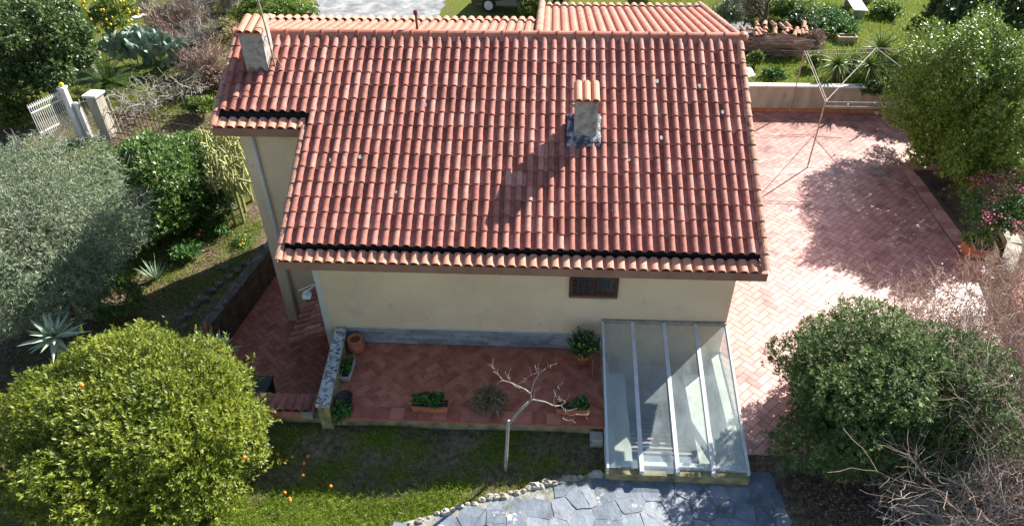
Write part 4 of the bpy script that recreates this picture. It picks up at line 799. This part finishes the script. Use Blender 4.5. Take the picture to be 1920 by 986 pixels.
yr = [((1650, 92), 1.0, 'yucca with the tallest stem, nearest the white benches', 1.6), ((1572, 120), .72, 'yucca growing just behind the yard wall on the left', 1.3), ((1632, 122), .72, 'yucca growing behind the yard wall beside the tall shrub', 1.35), ((1600, 118), .72, 'low yucca squeezed between its two taller neighbours', 1.15)]
for i, (px, zg, lab, zz) in enumerate(yr):
    p = G(*px, zz); t_ = thing('yucca', (p[0], p[1], .7), lab, 'yucca', 'yuccas behind the yard wall'); mb = MB(); mb.tube([(p[0], p[1], .6), (p[0], p[1], zz)], .09, 8); mb.build('stem', m_bark, t_)
    rosette('leaves', t_, p, 95, .95, .06, l_yucca, i+3, -45, 88, .25)
# wood pile with tiles
wp = thing('wood_pile', (11.3, 16.5, .7), 'long pile of sticks roofed with old red tiles beyond the yard wall', 'wood pile'); rg = random.Random(14); mb = MB()
a0 = G(1400, 102, .75); a1 = G(1500, 112, .75)
for i in range(330):
    t_ = rg.random(); x = a0[0]+(a1[0]-a0[0])*t_; y = a0[1]+(a1[1]-a0[1])*t_+rg.uniform(0, .7); z = .75+rg.random()*.62; l = rg.uniform(.25, .6); mb.tube([(x-l, y+rg.uniform(-.1, .1), z+rg.uniform(-.03, .03)), (x+l, y+rg.uniform(-.1, .1), z+rg.uniform(-.03, .03))], rg.uniform(.012, .03), 5, v=rg.random()*.6)
mb.build('sticks', m_twig, wp); mb = MB()
for r, i_ in [(r, i_) for i_ in range(14) for r in range(3)]:
    for i in (i_,):
        if i == 9 and r == 0: mb.build('tile_cover', m_old, wp); mb = MB()
        if i in (7, 8) or rg.random() < .12: continue
        x = a0[0]-.1+i*.175+rg.uniform(-.05, .05); y = a0[1]-.1+r*.26+.05*i+rg.uniform(-.07, .07); zz = 1.42-.16*(i > 8); barrels(mb, (x, y, zz+.05*r+rg.uniform(-.05, .05)), (x+rg.uniform(-.14, .14), y+.38, zz+.06+.05*r+rg.uniform(-.04, .04)), .085, 9, (rg.uniform(-.2, .2), 0, 1), rg=rg, over=0)
mb.build('tile_cover', m_old, wp)
# white benches
for i, (u, v) in enumerate(((1605, 5), (1622, -25))):
    p = G(u, v, 1.15); t_ = thing('bench', (p[0], p[1], .7), ('white plank bench standing in the grass' if i == 0 else 'white plank bench farther back, cut by the top edge'), 'bench'); mb = MB(); d = Vector((.12, 1, 0)).normalized(); n = Vector((1, -.12, 0)).normalized()
    for k in (-1, 1):
        for s_ in (0,): 
            c = Vector(p)+n*k*.14; q = [c-d*1-n*.125, c-d*1+n*.125, c+d*1+n*.125, c+d*1-n*.125]; mb.hexa([(a.x, a.y, 1.12) for a in q]+[(a.x, a.y, 1.16) for a in q])
    mb.build('seat', m_white, t_)
    for k in (-.8, .8):
        mb = MB(); c = Vector(p)+d*k; q = [c-d*.04-n*.22, c-d*.04+n*.22, c+d*.04+n*.22, c+d*.04-n*.22]; mb.hexa([(a.x, a.y, .68) for a in q]+[(a.x, a.y, 1.118) for a in q]); mb.build('leg', m_conc, t_)
p = G(1585, 78, .75); mb = MB()
for q in ((-.35, -.2, .35, -.14), (-.35, .14, .35, .2), (-.35, -.138, -.29, .138), (.29, -.138, .35, .138)): mb.box((p[0]+q[0], p[1]+q[1], .7), (p[0]+q[2], p[1]+q[3], .98))
mb.box((p[0]-.34, p[1]-.19, .71), (p[0]+.34, p[1]+.19, .74)); tag(mb.build('wooden_crate', M('pale_timber', [(0, (.35, .25, .17)), (1, (.55, .43, .32))], wn=1), None), 'open pale timber crate between the brush pile and the yuccas', 'crate')
p = G(1400, 135, .75); mb = MB(); rg = random.Random(2); vs = [(p[0]-.5+i*.1, p[1]-.45+j*.1, .78+.12*sin(i*.9)*cos(j*.7)+rg.uniform(0, .04)) for j in range(10) for i in range(8)]
mb.vf(vs, [(j*8+i, j*8+i+1, (j+1)*8+i+1, (j+1)*8+i) for j in range(9) for i in range(7)]); o = mb.build('white_sheet', m_white, None, smooth=True); so_ = o.modifiers.new('thick', 'SOLIDIFY'); so_.thickness = .01; tag(o, 'crumpled white sheet on the grass just right of the roof', 'sheet')
p = G(1385, 50, .75); mb = MB(); mb.box((p[0]-.5, p[1]-1.2, .6), (p[0]+.5, p[1]+1.2, .78)); tag(mb.build('stone_slab', m_flag, None, bevel=.02), 'bluish grey slab on the ground left of the gnarled tree', 'slab')
# ivy over yard wall
iv = thing('ivy', (16.6, 12.1, .8), 'ivy hanging over the right end of the yard wall', 'ivy'); p = G(1655, 160, .95); crown('leaves', (p[0]+.3, 12.1, .85), (1.2, .3, .25), 700, 6, .08, .06, l_dark, iv, seed=7, amp=.5, low=-.9)
mb = MB(); mb.tube([(p[0]+.4, 12.0, .9), (p[0]+.3, 11.98, .5), (p[0]+.15, 11.9, .05)], .02, 6); mb.build('stem', m_barkp, iv)
# stones at wall foot
for i, (u, v) in enumerate(((1643, 211), (1654, 211))):
    p = G(u, v, .06); mb = MB(); mb.sphere((p[0], 11.85, .07), .12, 9, sq=(.75, .9, .6), rough=.06, seed=i); tag(mb.build('stone', m_conc, None, smooth=True), ('left' if i == 0 else 'right')+' one of two grey stones lying at the foot of the yard wall', 'stone')
mb = MB(); mb.tube([G(1640, 280, .03), G(1668, 296, .03), G(1700, 308, .03)], .015, 5); tag(mb.build('stick', m_straw if False else m_twigg, None), 'dry stick lying on the shaded paving', 'stick')
# pergola frame
pg = thing('pergola_frame', (12.7, 8.2, 0), 'rusty bare pipe pergola frame over the far end of the yard', 'pergola'); zt = 2.07; A = (12.69, 8.27); B = (13.12, 12.0)
C_ = tuple(G(1642, 92, zt)[:2]); Dd = tuple(G(1800, 195, zt)[:2]); E_ = tuple(G(1750, 175, zt)[:2])
for q in (A, B, (C_[0]+1.0, 11.9), (17.0, 8.3)):
    mb = MB(); mb.tube([(q[0], q[1], 0), (q[0], q[1], zt)], .022, 8); mb.build('post', m_steel, pg)
def pr(a, b2, dz=0, r=.012):
    mb = MB(); mb.tube([(a[0], a[1], zt+dz), (b2[0], b2[1], zt+dz)], r, 6); mb.build('rail', m_steel, pg)
pr(A, B); pr((A[0]+.05, A[1]), (B[0]+.07, B[1]), .01); pr(A, Dd, .0); pr(A, Dd, -.13); pr(B, C_, .0); pr(B, C_, -.13); pr(A, C_, .02); pr(C_, E_, .03); pr(C_, (C_[0]+.9, C_[1]-.1), .02)
for u, v in ((1616, 118), (1590, 196), (1640, 193), (1690, 196)):
    p = G(u, v, zt); mb = MB(); mb.sphere(p, .022, 6); mb.build('clamp', m_white, pg)
# potted palm
pp = thing('potted_palm', (16.0, 4.4, 0), 'small spiky palm in a large round terracotta bowl at the right edge of the yard', 'potted plant'); c = G(1828, 470, .15)
mb = MB(); mb.lathe((c[0], c[1], 0.002), [(.16, 0), (.27, .1), (.33, .24), (.34, .34), (.36, .35), (.36, .39), (.31, .39), (.30, .33)], 22); mb.build('bowl', m_pot, pp, smooth=True)
mb = MB(); mb.lathe((c[0], c[1], .3), [(.3, 0), (.3, .04)], 16); mb.build('soil', m_soil, pp)
rosette('fronds', pp, (c[0]+.15, c[1]+.1, .6), 42, .75, .04, l_yucca, 9, -30, 80, .5); crown('foliage', (c[0]-.1, c[1], .45), (.3, .3, .15), 180, 5, .06, .03, l_hedge, pp, seed=3)
# ------------------------------------------------------------------ left garden
def agave(label, px, z, zg, n, L, seed):
    c = G(*px, z); t_ = thing('agave', (c[0], c[1], zg), label, 'agave', 'agaves'); rosette('leaves', t_, c, n, L, .15, l_agave, seed, -18, 80, .12, segs=6, vr=(.25, .95)); mb = MB(); mb.tube([(c[0], c[1], zg), (c[0], c[1], z)], .09, 8); mb.build('stem', m_barkp, t_); return t_, c
agave('big pale blue green agave between the olive tree and the kumquat tree', (100, 630), .6, -1.1, 34, .70, 4)
a2, c2_ = agave('pale agave at the right shoulder of the kumquat tree with orange flower spikes', (408, 655), .0, -1.1, 20, .62, 8)
mb = MB()
for u, v in ((385, 612), (397, 618), (400, 630)):
    p = YP(u, v, c2_[1]+.3); mb.tube([(p[0]-.02, p[1], p[2]-.5), tuple(p)], [.008, .012], 5); mb.tube([tuple(p), (p[0]+.01, p[1], p[2]+.12)], [.025, .012], 6)
mb.build('flower_spikes', m_orange, a2)
sp_ = G(293, 525, -1.1); t_ = thing('strappy_plant', sp_, 'tuft of narrow upright grey green leaves on the bare soil bed', 'plant'); rosette('leaves', t_, sp_, 26, .75, .05, l_agave, 6, 45, 88, .1, vr=(.0, .5))
# columnar cactus by wing wall
ccz = thing('column_cactus', G(455, 430, -1.1), 'tall spiny yellowish cactus with many arms against the house wing', 'cactus'); rg = random.Random(17); mb = MB()
for i in range(105):
    u = rg.uniform(398, 478); v = rg.uniform(285, 370); p = G(u, v, -.2+rg.uniform(0, .4)); h = rg.uniform(.6, 1.35)
    if p[0] > -1.75: p[0] = -1.8-rg.random()*.2
    q = [tuple(p), (p[0]+rg.uniform(-.12, .12), p[1]+rg.uniform(-.15, .1), p[2]+h*.5), (p[0]+rg.uniform(-.2, .2), p[1]+rg.uniform(-.2, .2), p[2]+h)]; mb.tube(q, [.032, .036, .016], 5, v=rg.random())
    for k in range(2):
        t0 = rg.uniform(.3, .9); b0 = lerp(q[0], q[2], t0); mb.tube([b0, (b0[0]+rg.uniform(-.2, .2), b0[1]+rg.uniform(-.2, .05), b0[2]+.1), (b0[0]+rg.uniform(-.25, .25), b0[1]+rg.uniform(-.25, .05), b0[2]+.3)], [.024, .026, .012], 5, v=rg.random())
    if i % 12 == 0: mb.tube([(p[0], p[1], -1.15), tuple(p)], .05, 5, v=.2)
mb.build('arms', l_cactus, ccz)
# cycad
cy = G(205, 160, .1); t_ = thing('cycad', (cy[0], cy[1], -.2), 'dark green cycad with feathery arching fronds behind the gate pillar', 'cycad'); rg = random.Random(2); Ps = []; Ds = []; Ns = []; fr_ = MB()
for i in range(46):
    az = i*2.399; el = radians(85-75*(i/46)**.8); d = Vector((cos(az)*cos(el), sin(az)*cos(el), sin(el))); p = Vector(cy.tolist()); s = Vector((-sin(az), cos(az), 0)); pts = [p.copy()]
    for k in range(14):
        p = p+d*.085; d = (d+Vector((0, 0, -.075))).normalized(); pts.append(p.copy())
        for sg in (-1, 1):
            for kk in (0, .5): Ps.append(p-d*.085*kk); Ds.append(s*sg+d*.7+Vector((0, 0, .15))); Ns.append(s.cross(d)*1.0)
    fr_.tube(pts, .006, 3, cap=False)
leafobj('leaflets', np.array(Ps), np.array(Ds), np.array(Ns), .17, .022, np.random.default_rng(1).random(len(Ps)), l_cycad, t_); fr_.build('frond_ribs', l_cycad, t_)
mb = MB(); mb.tube([(cy[0], cy[1], -.45), tuple(cy)], [.16, .14], 10); mb.build('trunk', m_bark, t_)
# prickly pear
pp_ = G(275, 125, 0); t_ = thing('prickly_pear', (pp_[0], pp_[1], -.05), 'large grey green prickly pear cactus left of the dried vine', 'cactus'); rg = random.Random(12); mb = MB()
def pad(c, d, r, face):
    d = Vector(d).normalized(); f = Vector(face); f = (f-f.dot(d)*d).normalized(); s = d.cross(f); v = rg.random(); vs = [Vector(c)-f*.03*0+d*r*1.15+f*.03, Vector(c)+d*r*1.15-f*.03]
    n = 10
    for k in range(n):
        a = 2*pi*k/n; vs.append(Vector(c)+d*r*1.15-d*cos(a)*r*1.2+s*sin(a)*r*.78)
    mb.vf(vs, [(0, 2+k, 2+(k+1) % n) for k in range(n)]+[(1, 2+(k+1) % n, 2+k) for k in range(n)], v=v); return Vector(c)+d*r*2.2
def grow(c, d, r, dep):
    e = pad(c, d, r, (rg.gauss(0, 1), rg.gauss(0, 1)-.8, rg.gauss(0, .5)))
    if dep > 0:
        for k in range(rg.choice((2, 2, 3))): grow(e-Vector(d).normalized()*r*.2+Vector((rg.uniform(-r, r)*.4, 0, 0)), (d[0]*.6+rg.gauss(0, .65), d[1]*.6+rg.gauss(0, .5), abs(d[2])*.6+rg.uniform(0, .6)), r*rg.uniform(.82, 1), dep-1)
for i in range(8): grow((pp_[0]+(i-3.5)*.2, pp_[1]+rg.uniform(-.2, .2), -.1), (rg.gauss((i-2)*.2, .3), 0, 1), .19, 4)
mb.build('pads', l_pad, t_, smooth=False)
# dry vine tangle on the iron fence; dry brush
vt_ = thing('dried_vine', G(320, 170, 0), 'tangle of grey dried vine stems heaped over the iron fence', 'vine'); rg = random.Random(44); mb = MB()
for i in range(170):
    p = G(rg.uniform(225, 400), 0, 0); u = rg.uniform(225, 395); v = 205-(u-225)*.42+rg.uniform(-28, 26); p = G(u, v, rg.uniform(-.1, .75)); branches(mb, p, (rg.gauss(0, 1), rg.gauss(0, .6), rg.gauss(0, .25)), rg.uniform(.3, .8), rg.uniform(.009, .02), 1, rg, nchild=2, jit=.7, up=-.05, rmin=.008, ang=1.2)
mb.build('stems', m_twigg, vt_)
for i, (px, lab, h, mt, sh_) in enumerate((((370, 60), 'tall dry grey brush left of the chimney', 1.7, m_twigg, 9), ((330, 110), 'low dry brush above the dried vine', 1.1, m_twig, 8), ((410, 150), 'reddish dry brush beside the left verge of the roof', 1.3, m_twig, 9), ((290, 20), 'grey twiggy brush at the top edge behind the prickly pear', 1.6, m_twigg, 8), ((440, 25), 'dry brush behind the left chimney', 1.5, m_twigg, 8), ((345, 75), 'brown dry brush in the middle of the brush patch', 1.5, m_twig, 10), ((390, 105), 'pale dry brush at the verge below the tussocks', 1.4, m_twigg, 10), ((310, 60), 'thin brush right of the prickly pear', 1.3, m_twig, 8), ((395, 30), 'dense grey brush beside the straw tussocks', 1.6, m_twigg, 10), ((365, 140), 'low tangled brush right of the dried vine', .9, m_twig, 12))):
    baretree('dry_brush', lab, px, 0, h*1.45, 70+i, mt, depth=3, r=.02, n=5, spread=.6, cat='brush', group='dry brush left of the house', shrubby=sh_, rmin=.007)
for i, (px, lab) in enumerate((((400, 70), 'tussock of long straw coloured leaves beside the left chimney'), ((345, 35), 'tussock of straw coloured leaves near the top edge'), ((425, 20), 'pale green tussock behind the aerial'), ((380, 30), 'largest straw tussock in the middle of the brush patch'), ((410, 105), 'straw tussock touching the verge of the roof'))):
    p = G(*px, .1); t_ = thing('tussock', (p[0], p[1], 0), lab, 'tussock', 'straw coloured tussocks'); rosette('blades', t_, p, 90, 1.1, .045, l_straw, 30+i, 15, 88, .35)
for i, (px, z, rad, mt, lab) in enumerate((((540, 25), .8, (1.6, 1.2, .8), l_hedge, 'loose green bush behind the left part of the ridge'), ((480, 20), .7, (1.2, 1.1, .8), l_lemon, 'yellow green bush behind the aerial'), ((1000, 14), .6, (.9, .7, .6), l_lemon, 'yellowish bush right of the parked car'),
        ((1480, 20), 1.2, (1.3, 1.2, .6), l_hedge, 'green bush beyond the gnarled tree'), ((1400, 10), 1.1, (1.1, 1.1, .6), l_dark, 'dark bush at the top edge above the slab'), ((1560, 40), 1.0, (1.0, 2.0, .5), l_herb, 'fresh green bush left of the white benches'), ((140, 40), .8, (1.1, 1.2, .8), l_lemon, 'bright bush between the evergreen tree and the lemon tree'),
        ((1415, 110), 1.0, (.3, .3, .3), l_lemon, 'small leafy sapling in front of the wood pile'), ((1530, 115), 1.0, (.35, .35, .3), l_hedge, 'small green shoot left of the yuccas'), ((20, 215), .2, (1.3, 1.0, .8), l_lemon, 'yellow green bush behind the white gate'), ((385, 85), .4, (.9, .8, .5), l_dry, 'brown withered bush in the brush patch left of the roof'), ((330, 40), .5, (1.2, 1.0, .6), l_olive, 'grey leaved bush right of the lemon tree'), ((430, 60), .5, (.9, 1.0, .6), l_straw, 'straw coloured bush at the foot of the left chimney'), ((405, 150), .2, (.8, .7, .4), l_dry, 'withered low bush beside the roof verge'), ((375, 200), .1, (.8, .6, .3), l_lemon, 'bright green low bush under the wing eave'), ((1500, 45), 1.1, (.8, .9, .6), l_dark, 'dark rounded bush right of the gnarled tree'), ((1660, 20), .95, (.9, .8, .35), l_hedge, 'low weedy bush on the meadow right of the white benches'), ((1590, 60), .85, (.5, .7, .25), l_lemon, 'small bright bush at the foot of the white benches'), ((1450, 140), .8, (.5, .4, .2), l_herb, 'flat clump of weeds just behind the yard wall'), ((1370, 25), 1.2, (.7, .9, .6), l_olive, 'greyish bush behind the right end of the ridge'))):
    shrub('bush', lab, px, z, rad, int(900*rad[0]), 7, .09, .045, mt, z-rad[2], 80+i, lumps=14, amp=.5, up=.5, trunk=.03, cat='bush')
shrub('bush', 'dark bush between the camellia shrub and the cactus', (405, 385), -.4, (.7, .8, .6), 900, 7, .08, .035, l_dark, -1.1, 96, cat='bush', lumps=14, amp=.4, trunk=.03)
shrub('bush', 'low green bush beside the strappy plant under the camellia shrub', (345, 470), -.8, (.55, .6, .3), 420, 6, .08, .04, l_herb, -1.1, 97, cat='bush', lumps=12, amp=.5, trunk=0)
shrub('bush', 'dark bush filling the gap under the olive tree', (215, 560), -.6, (1.0, .9, .5), 900, 7, .08, .03, l_broad, -1.1, 98, cat='bush', lumps=14, amp=.4, trunk=0)
shrub('low_plant', 'low leafy plants with red flowers beside the cactus', (395, 425), -.85, (.7, .5, .28), 300, 6, .07, .04, l_herb, -1.1, 95, cat='plant', trunk=0, amp=.5)
lp_ = bpy.data.objects['low_plant']
for u, v in ((376, 432), (428, 420), (372, 441)): mb = MB(); mb.sphere(G(u, v, -.55), .04, 7); mb.build('flower', m_red, lp_)
yp_ = thing('flowering_plant', G(455, 452, -1.1), 'small plant with yellow blossoms in the sunny grass by the walkway', 'plant'); g = random.Random(1)
crown('foliage', G(455, 452, -1.0), (.25, .3, .15), 80, 5, .07, .03, l_herb, yp_, seed=3)
for i in range(10): mb = MB(); mb.sphere(G(g.uniform(448, 462), g.uniform(440, 462), -.85), .025, 6); mb.build('flower', m_yel, yp_)
# gate and pillar
gp = thing('gate_pillar', (-9.4, 10.1, -.45), 'square grey gate pillar with a flat cap', 'pillar'); zg = -.45; bx = G(206, 262, zg)
mb = MB(); x0, y0 = bx[0]-.28, bx[1]; mb.hexa([(x0, y0, zg-.3), (x0+.36, y0-.05, zg-.3), (x0+.42, y0+.33, zg-.3), (x0+.06, y0+.38, zg-.3), (x0, y0, 1.05), (x0+.36, y0-.05, 1.05), (x0+.42, y0+.33, 1.05), (x0+.06, y0+.38, 1.05)]); mb.build('shaft', m_conc, gp, bevel=.01)
mb = MB(); mb.hexa([(x0-.06, y0-.06, 1.052), (x0+.42, y0-.11, 1.052), (x0+.48, y0+.39, 1.052), (x0, y0+.44, 1.052), (x0-.06, y0-.06, 1.13), (x0+.42, y0-.11, 1.13), (x0+.48, y0+.39, 1.13), (x0, y0+.44, 1.13)]); mb.build('cap', m_copew, gp, bevel=.01)
def pipe(*pts): return [tuple(p) for p in pts]
yg = YP(158, 262, G(158, 262, zg)[1])[1]
ga = thing('garden_gate', G(155, 262, zg), 'white spear topped metal gate standing open beside the pillar', 'gate')
pb = G(158, 262, zg); ptp = YP(122, 162, pb[1])
mb = MB(); mb.box((pb[0]-.10, pb[1]-.10, zg-.2), (pb[0]+.08, pb[1]+.08, 1.35)); mb.box((pb[0]-.13, pb[1]-.13, 1.35), (pb[0]+.11, pb[1]+.11, 1.42)); mb.build('gate_post', m_white, ga, bevel=.01)
mb = MB(); mb.box((pb[0]+.10, pb[1]+.0, zg), (pb[0]+.26, pb[1]+.12, .85)); mb.build('gate_panel', m_white, ga, bevel=.01)
mb = MB(); mb.sphere((pb[0], pb[1], 1.49), .075, 10, sq=(1, 1, .9)); mb.build('warning_light', m_yel, ga, smooth=True)
gq = G(30, 250, zg); lf = MB(); dx = Vector((gq[0]-pb[0], gq[1]-pb[1], 0)); n = 17
far_ = YP(55, 212, pb[1]+.2)
_ga, _gb = G(118, 187, 1.02), G(56, 216, 1.02); d = Vector((_gb[0]-_ga[0], _gb[1]-_ga[1], 0)); sp2 = MB()
for i in range(n):
    t_ = (i+1)/n; b0 = Vector((pb[0]-.1, pb[1], 0))+d*t_; lf.tube([(b0.x, b0.y, zg+.1), (b0.x, b0.y, 1.15)], .011, 5); sp2 = MB(); sp2.tube([(b0.x, b0.y, 1.15), (b0.x, b0.y, 1.20), (b0.x, b0.y, 1.32)], [.012, .035, .003], 6); sp2.build('spear_tip', m_white, ga)
for z_ in (.15+zg, .35, 1.02): e = Vector((pb[0]-.1, pb[1], z_)); lf.tube([tuple(e), tuple(e+d)], .026, 6)
lf.build('leaf_bars', m_white, ga); pass
lf = MB()
for i in range(8): b0 = Vector((pb[0]+.3, pb[1]+.1, 0))+Vector((.75, .35, 0))*(i/7); lf.tube([(b0.x, b0.y, zg), (b0.x, b0.y, .95)], .010, 5)
lf.tube([(pb[0]+.1, pb[1]+.0, .85), (pb[0]+1.05, pb[1]+.45, .85)], .02, 5); lf.build('short_bars', m_white, ga)
fe = thing('iron_fence', (-8.8, 10.3, -.45), 'rusty brown iron railing running right from the gate pillar', 'fence'); mb = MB(); a = Vector((x0+.42, y0+.15, 0)); b2 = Vector((-4.6, 9.0, 0))
for i in range(30): p = a.lerp(b2, (i+.5)/30); mb.tube([(p.x, p.y, zg-.1), (p.x, p.y, .62)], .009, 4)
mb.build('bars', m_rust, fe); mb = MB()
for z_ in (-.25, .45): mb.tube([(a.x, a.y, z_), (b2.x, b2.y, z_)], .018, 5)
mb.build('rails', m_rust, fe)
# stepping stones under lemon tree
g = random.Random(3)
for i, (u, v) in enumerate(((152, 98), (165, 92), (178, 100), (160, 105), (188, 90), (158, 115), (240, 38), (256, 32), (270, 28))):
    p = G(u, v, .03); mb = MB(); mb.sphere((p[0], p[1], .02), .22, 8, sq=(1, .9, .15), rough=.12, seed=i+20); tag(mb.build('stepping_stone', m_copew, None), 'pale stepping stone in the grass near the lemon tree', 'stone', 'stepping stones near the lemon tree')
# parked car, partly behind the roof
cc0 = G(916, 11, .33); yaw = radians(-14); car = thing('parked_car', (cc0[0]+1.4, cc0[1]+.6, 0), 'dark olive parked car behind the house roof', 'car'); ca, sa = cos(yaw), sin(yaw); co = Vector((cc0[0]+1.3*ca-.9*sa, cc0[1]+1.3*sa+.9*ca, 0))
def T(x, y, z): return (co.x+x*ca-y*sa, co.y+x*sa+y*ca, z)
prof = [(-2.1, .35), (-2.15, .62), (-2.0, .85), (-1.1, .98), (-.45, 1.42), (.9, 1.45), (1.75, 1.02), (2.08, .95), (2.12, .5), (2.0, .33)]
mb = MB(); n = len(prof); rings = []
for yy, k in ((-.86, .0), (-.80, 1), (.80, 1), (.86, 0)):
    rings.append([T(x*(1 if k else .985), yy*(1 if z < 1 else .80), z*(1 if k else .985)) for x, z in prof])
vs = [q for r in rings for q in r]; mb.vf(vs, [tuple(range(n))[::-1], tuple(range(3*n, 4*n))]+[(r*n+i, r*n+(i+1) % n, (r+1)*n+(i+1) % n, (r+1)*n+i)[::-1] for r in range(3) for i in range(n)])
mb.build('car_body', plain('olive_grey_paint', (.09, .085, .06), rough=.25, metal=.4), car, bevel=.04)
for sy in (-1, 1):
    mb = MB(); mb.vf([T(-.95, sy*.872, 1.0), T(-.42, sy*.745, 1.34), T(.85, sy*.745, 1.36), T(1.4, sy*.872, 1.02)], [(0, 1, 2, 3)]); mb.build('side_window', m_pane, car)
for sx in (-1.3, 1.3):
    for sy in (-1, 1):
        a, b2 = T(sx, sy*.70, .33), T(sx, sy*.90, .33); mb = MB(); mb.tube([a, b2], .33, 20); wh = mb.build('wheel', plain('tyre', (.02, .02, .02), rough=.8), car)
        mb = MB(); a2_, b3 = T(sx, sy*.90, .33), T(sx, sy*.915, .33); mb.tube([a2_, b3], .20, 16)
        for k in range(10): t_ = 2*pi*k/10; mb.tube([T(sx, sy*.92, .33), T(sx+.2*cos(t_), sy*.92, .33+.2*sin(t_))], .018, 4)
        mb.build('rim', m_alu, wh)
# ------------------------------------------------------------------ lower right: bare thorny bushes over dry litter
bb = (((1705, 870), -.2, 4.6, 'dark trunked bare tree rising through the glossy shrub', 1, .055, m_bark), ((1812, 830), -.2, 4.4, 'bare tree with a thick dark forked trunk right of the glossy shrub', 1, .10, m_bark),
      ((1890, 930), -.3, 2.1, 'bare thorny bush in the lower right corner', 4, .018, m_twig), ((1780, 965), -.3, 1.8, 'bare twiggy bush at the bottom edge under the glossy shrub', 3, .016, m_twigg),
      ((1870, 700), -.15, 2.3, 'reddish bare bush over the lower yard', 4, .014, m_twig), ((1735, 650), -.0, 2.0, 'bare reddish twigs standing up behind the glossy shrub', 4, .011, m_twig),
      ((1930, 800), -.2, 2.6, 'bare thorny bush at the right edge', 4, .018, m_twig), ((1640, 950), -.3, 4.4, 'sprawling bare bush in front of the glossy shrub', 2, .016, m_twig),
      ((1700, 915), -.3, 5.6, 'tallest bare bush, branching over the right half of the glossy shrub', 2, .022, m_twig), ((1915, 640), -.1, 2.4, 'bare bush over the shaded lower paving', 5, .015, m_twig), ((1840, 870), -.25, 3.4, 'brown bare bush between the forked tree and the bottom edge', 4, .015, m_twig), ((1885, 790), -.2, 3.0, 'brown bare bush left of the bush at the right edge', 5, .018, m_twig), ((1800, 740), -.1, 2.8, 'bare twiggy bush behind the forked tree', 4, .014, m_twig), ((1690, 985), -.3, 2.8, 'bare bush at the bottom edge left of the twiggy bush', 4, .015, m_twigg), ((1830, 640), -.1, 2.5, 'bare bush at the corner of the yard below the palm bowl', 5, .014, m_twig), ((1900, 590), -.1, 2.2, 'bare bush against the right edge below the bougainvillea', 5, .014, m_twig), ((1790, 700), -.1, 2.9, 'brown bare bush overtopping the right shoulder of the glossy shrub', 4, .016, m_twig))
for i, (px, zg_, h, lab, sh_, r, mt) in enumerate(bb):
    baretree('bare_bush', lab, px, zg_, h, 200+i, mt, depth=4, r=r, n=4, spread=.8, cat='bush', group='bare thorny bushes at the lower right', shrubby=sh_, rmin=.0034, sh=.76, jit=.32, up=.04)
g = np.random.default_rng(5)
def scatter(name, lab, cat, boxfn, n, L, Wd, mat, flat, seed, vr=(.5, .25), dz=.0):
    g = np.random.default_rng(seed); P_ = boxfn(g, n); P_[:, 2] += dz; D_ = g.normal(size=P_.shape); D_[:, 2] = np.abs(D_[:, 2])*(.15 if flat else 2.2)
    N_ = np.tile([0, 0, 1.], (len(P_), 1))+g.normal(size=P_.shape)*.3 if flat else g.normal(size=P_.shape)
    return tag(leafobj(name, P_, nrm(D_), nrm(N_), L*g.uniform(.6, 1.4, len(P_)), Wd, g.normal(*vr, len(P_)), mat, None, fold=.1), lab, cat, kind='stuff')
def hz(x, y): return np.array(height(x, y)+.03*noise2(x*1.3, y*1.3))
def rect(x0, x1, y0, y1, dens=None):
    def f(g, n):
        x = g.uniform(x0, x1, n); y = g.uniform(y0, y1, n)
        if dens is not None: k = g.random(n) < dens(x, y); x, y = x[k], y[k]
        return np.stack([x, y, hz(x, y)], 1)
    return f
scatter('leaf_litter', 'brown dead leaves and twigs covering the soil at the lower right', 'leaf litter', rect(9.6, 16, -7, -1.2, lambda x, y: (y < -2.3+(x-12.6).clip(0)*.95)), 16000, .07, .04, l_dry, True, 3, dz=.012)
lawn_d = lambda x, y: np.clip(.45+.5*noise2(x*1.6, y*1.9, 5)+.9*ss(2.6, 3.3, -y), 0, 1)*(1-ss(0, .06, (y-(-3.55+(x-3)*.30)*1)*-1)*(x > 1.9))
scatter('grass', 'short green grass growing patchily over the front lawn', 'grass', rect(-3.5, 6.1, -5.2, -1.65, lawn_d), 85000, .10, .009, l_grass, False, 4)
scatter('garden_grass', 'sunlit grass tufts on the left garden bed', 'grass', rect(-7, -3.0, 1.2, 6.5, lambda x, y: np.clip(.15+.8*noise2(x*1.5, y*1.5, 3)+.5*ss(2.5, 4, y), 0, 1)), 34000, .10, .012, l_grass, False, 5)
scatter('meadow_grass', 'bright grass covering the ground beyond the yard wall', 'grass', rect(9.2, 24, 12.4, 27), 45000, .14, .02, l_grass, False, 6)
scatter('back_grass', 'grass and weeds covering the garden behind the gate and the gravel', 'grass', rect(-22, -6, 10.5, 26, lambda x, y: np.clip(.5+.6*noise2(x*.7, y*.7, 3), 0, 1)), 32000, .14, .02, l_grass, False, 7)
scatter('bed_litter', 'dead leaves lying on the soil under the olive tree', 'leaf litter', rect(-8, -3.4, .5, 6.5), 7000, .06, .035, l_dry, True, 8, dz=.012)
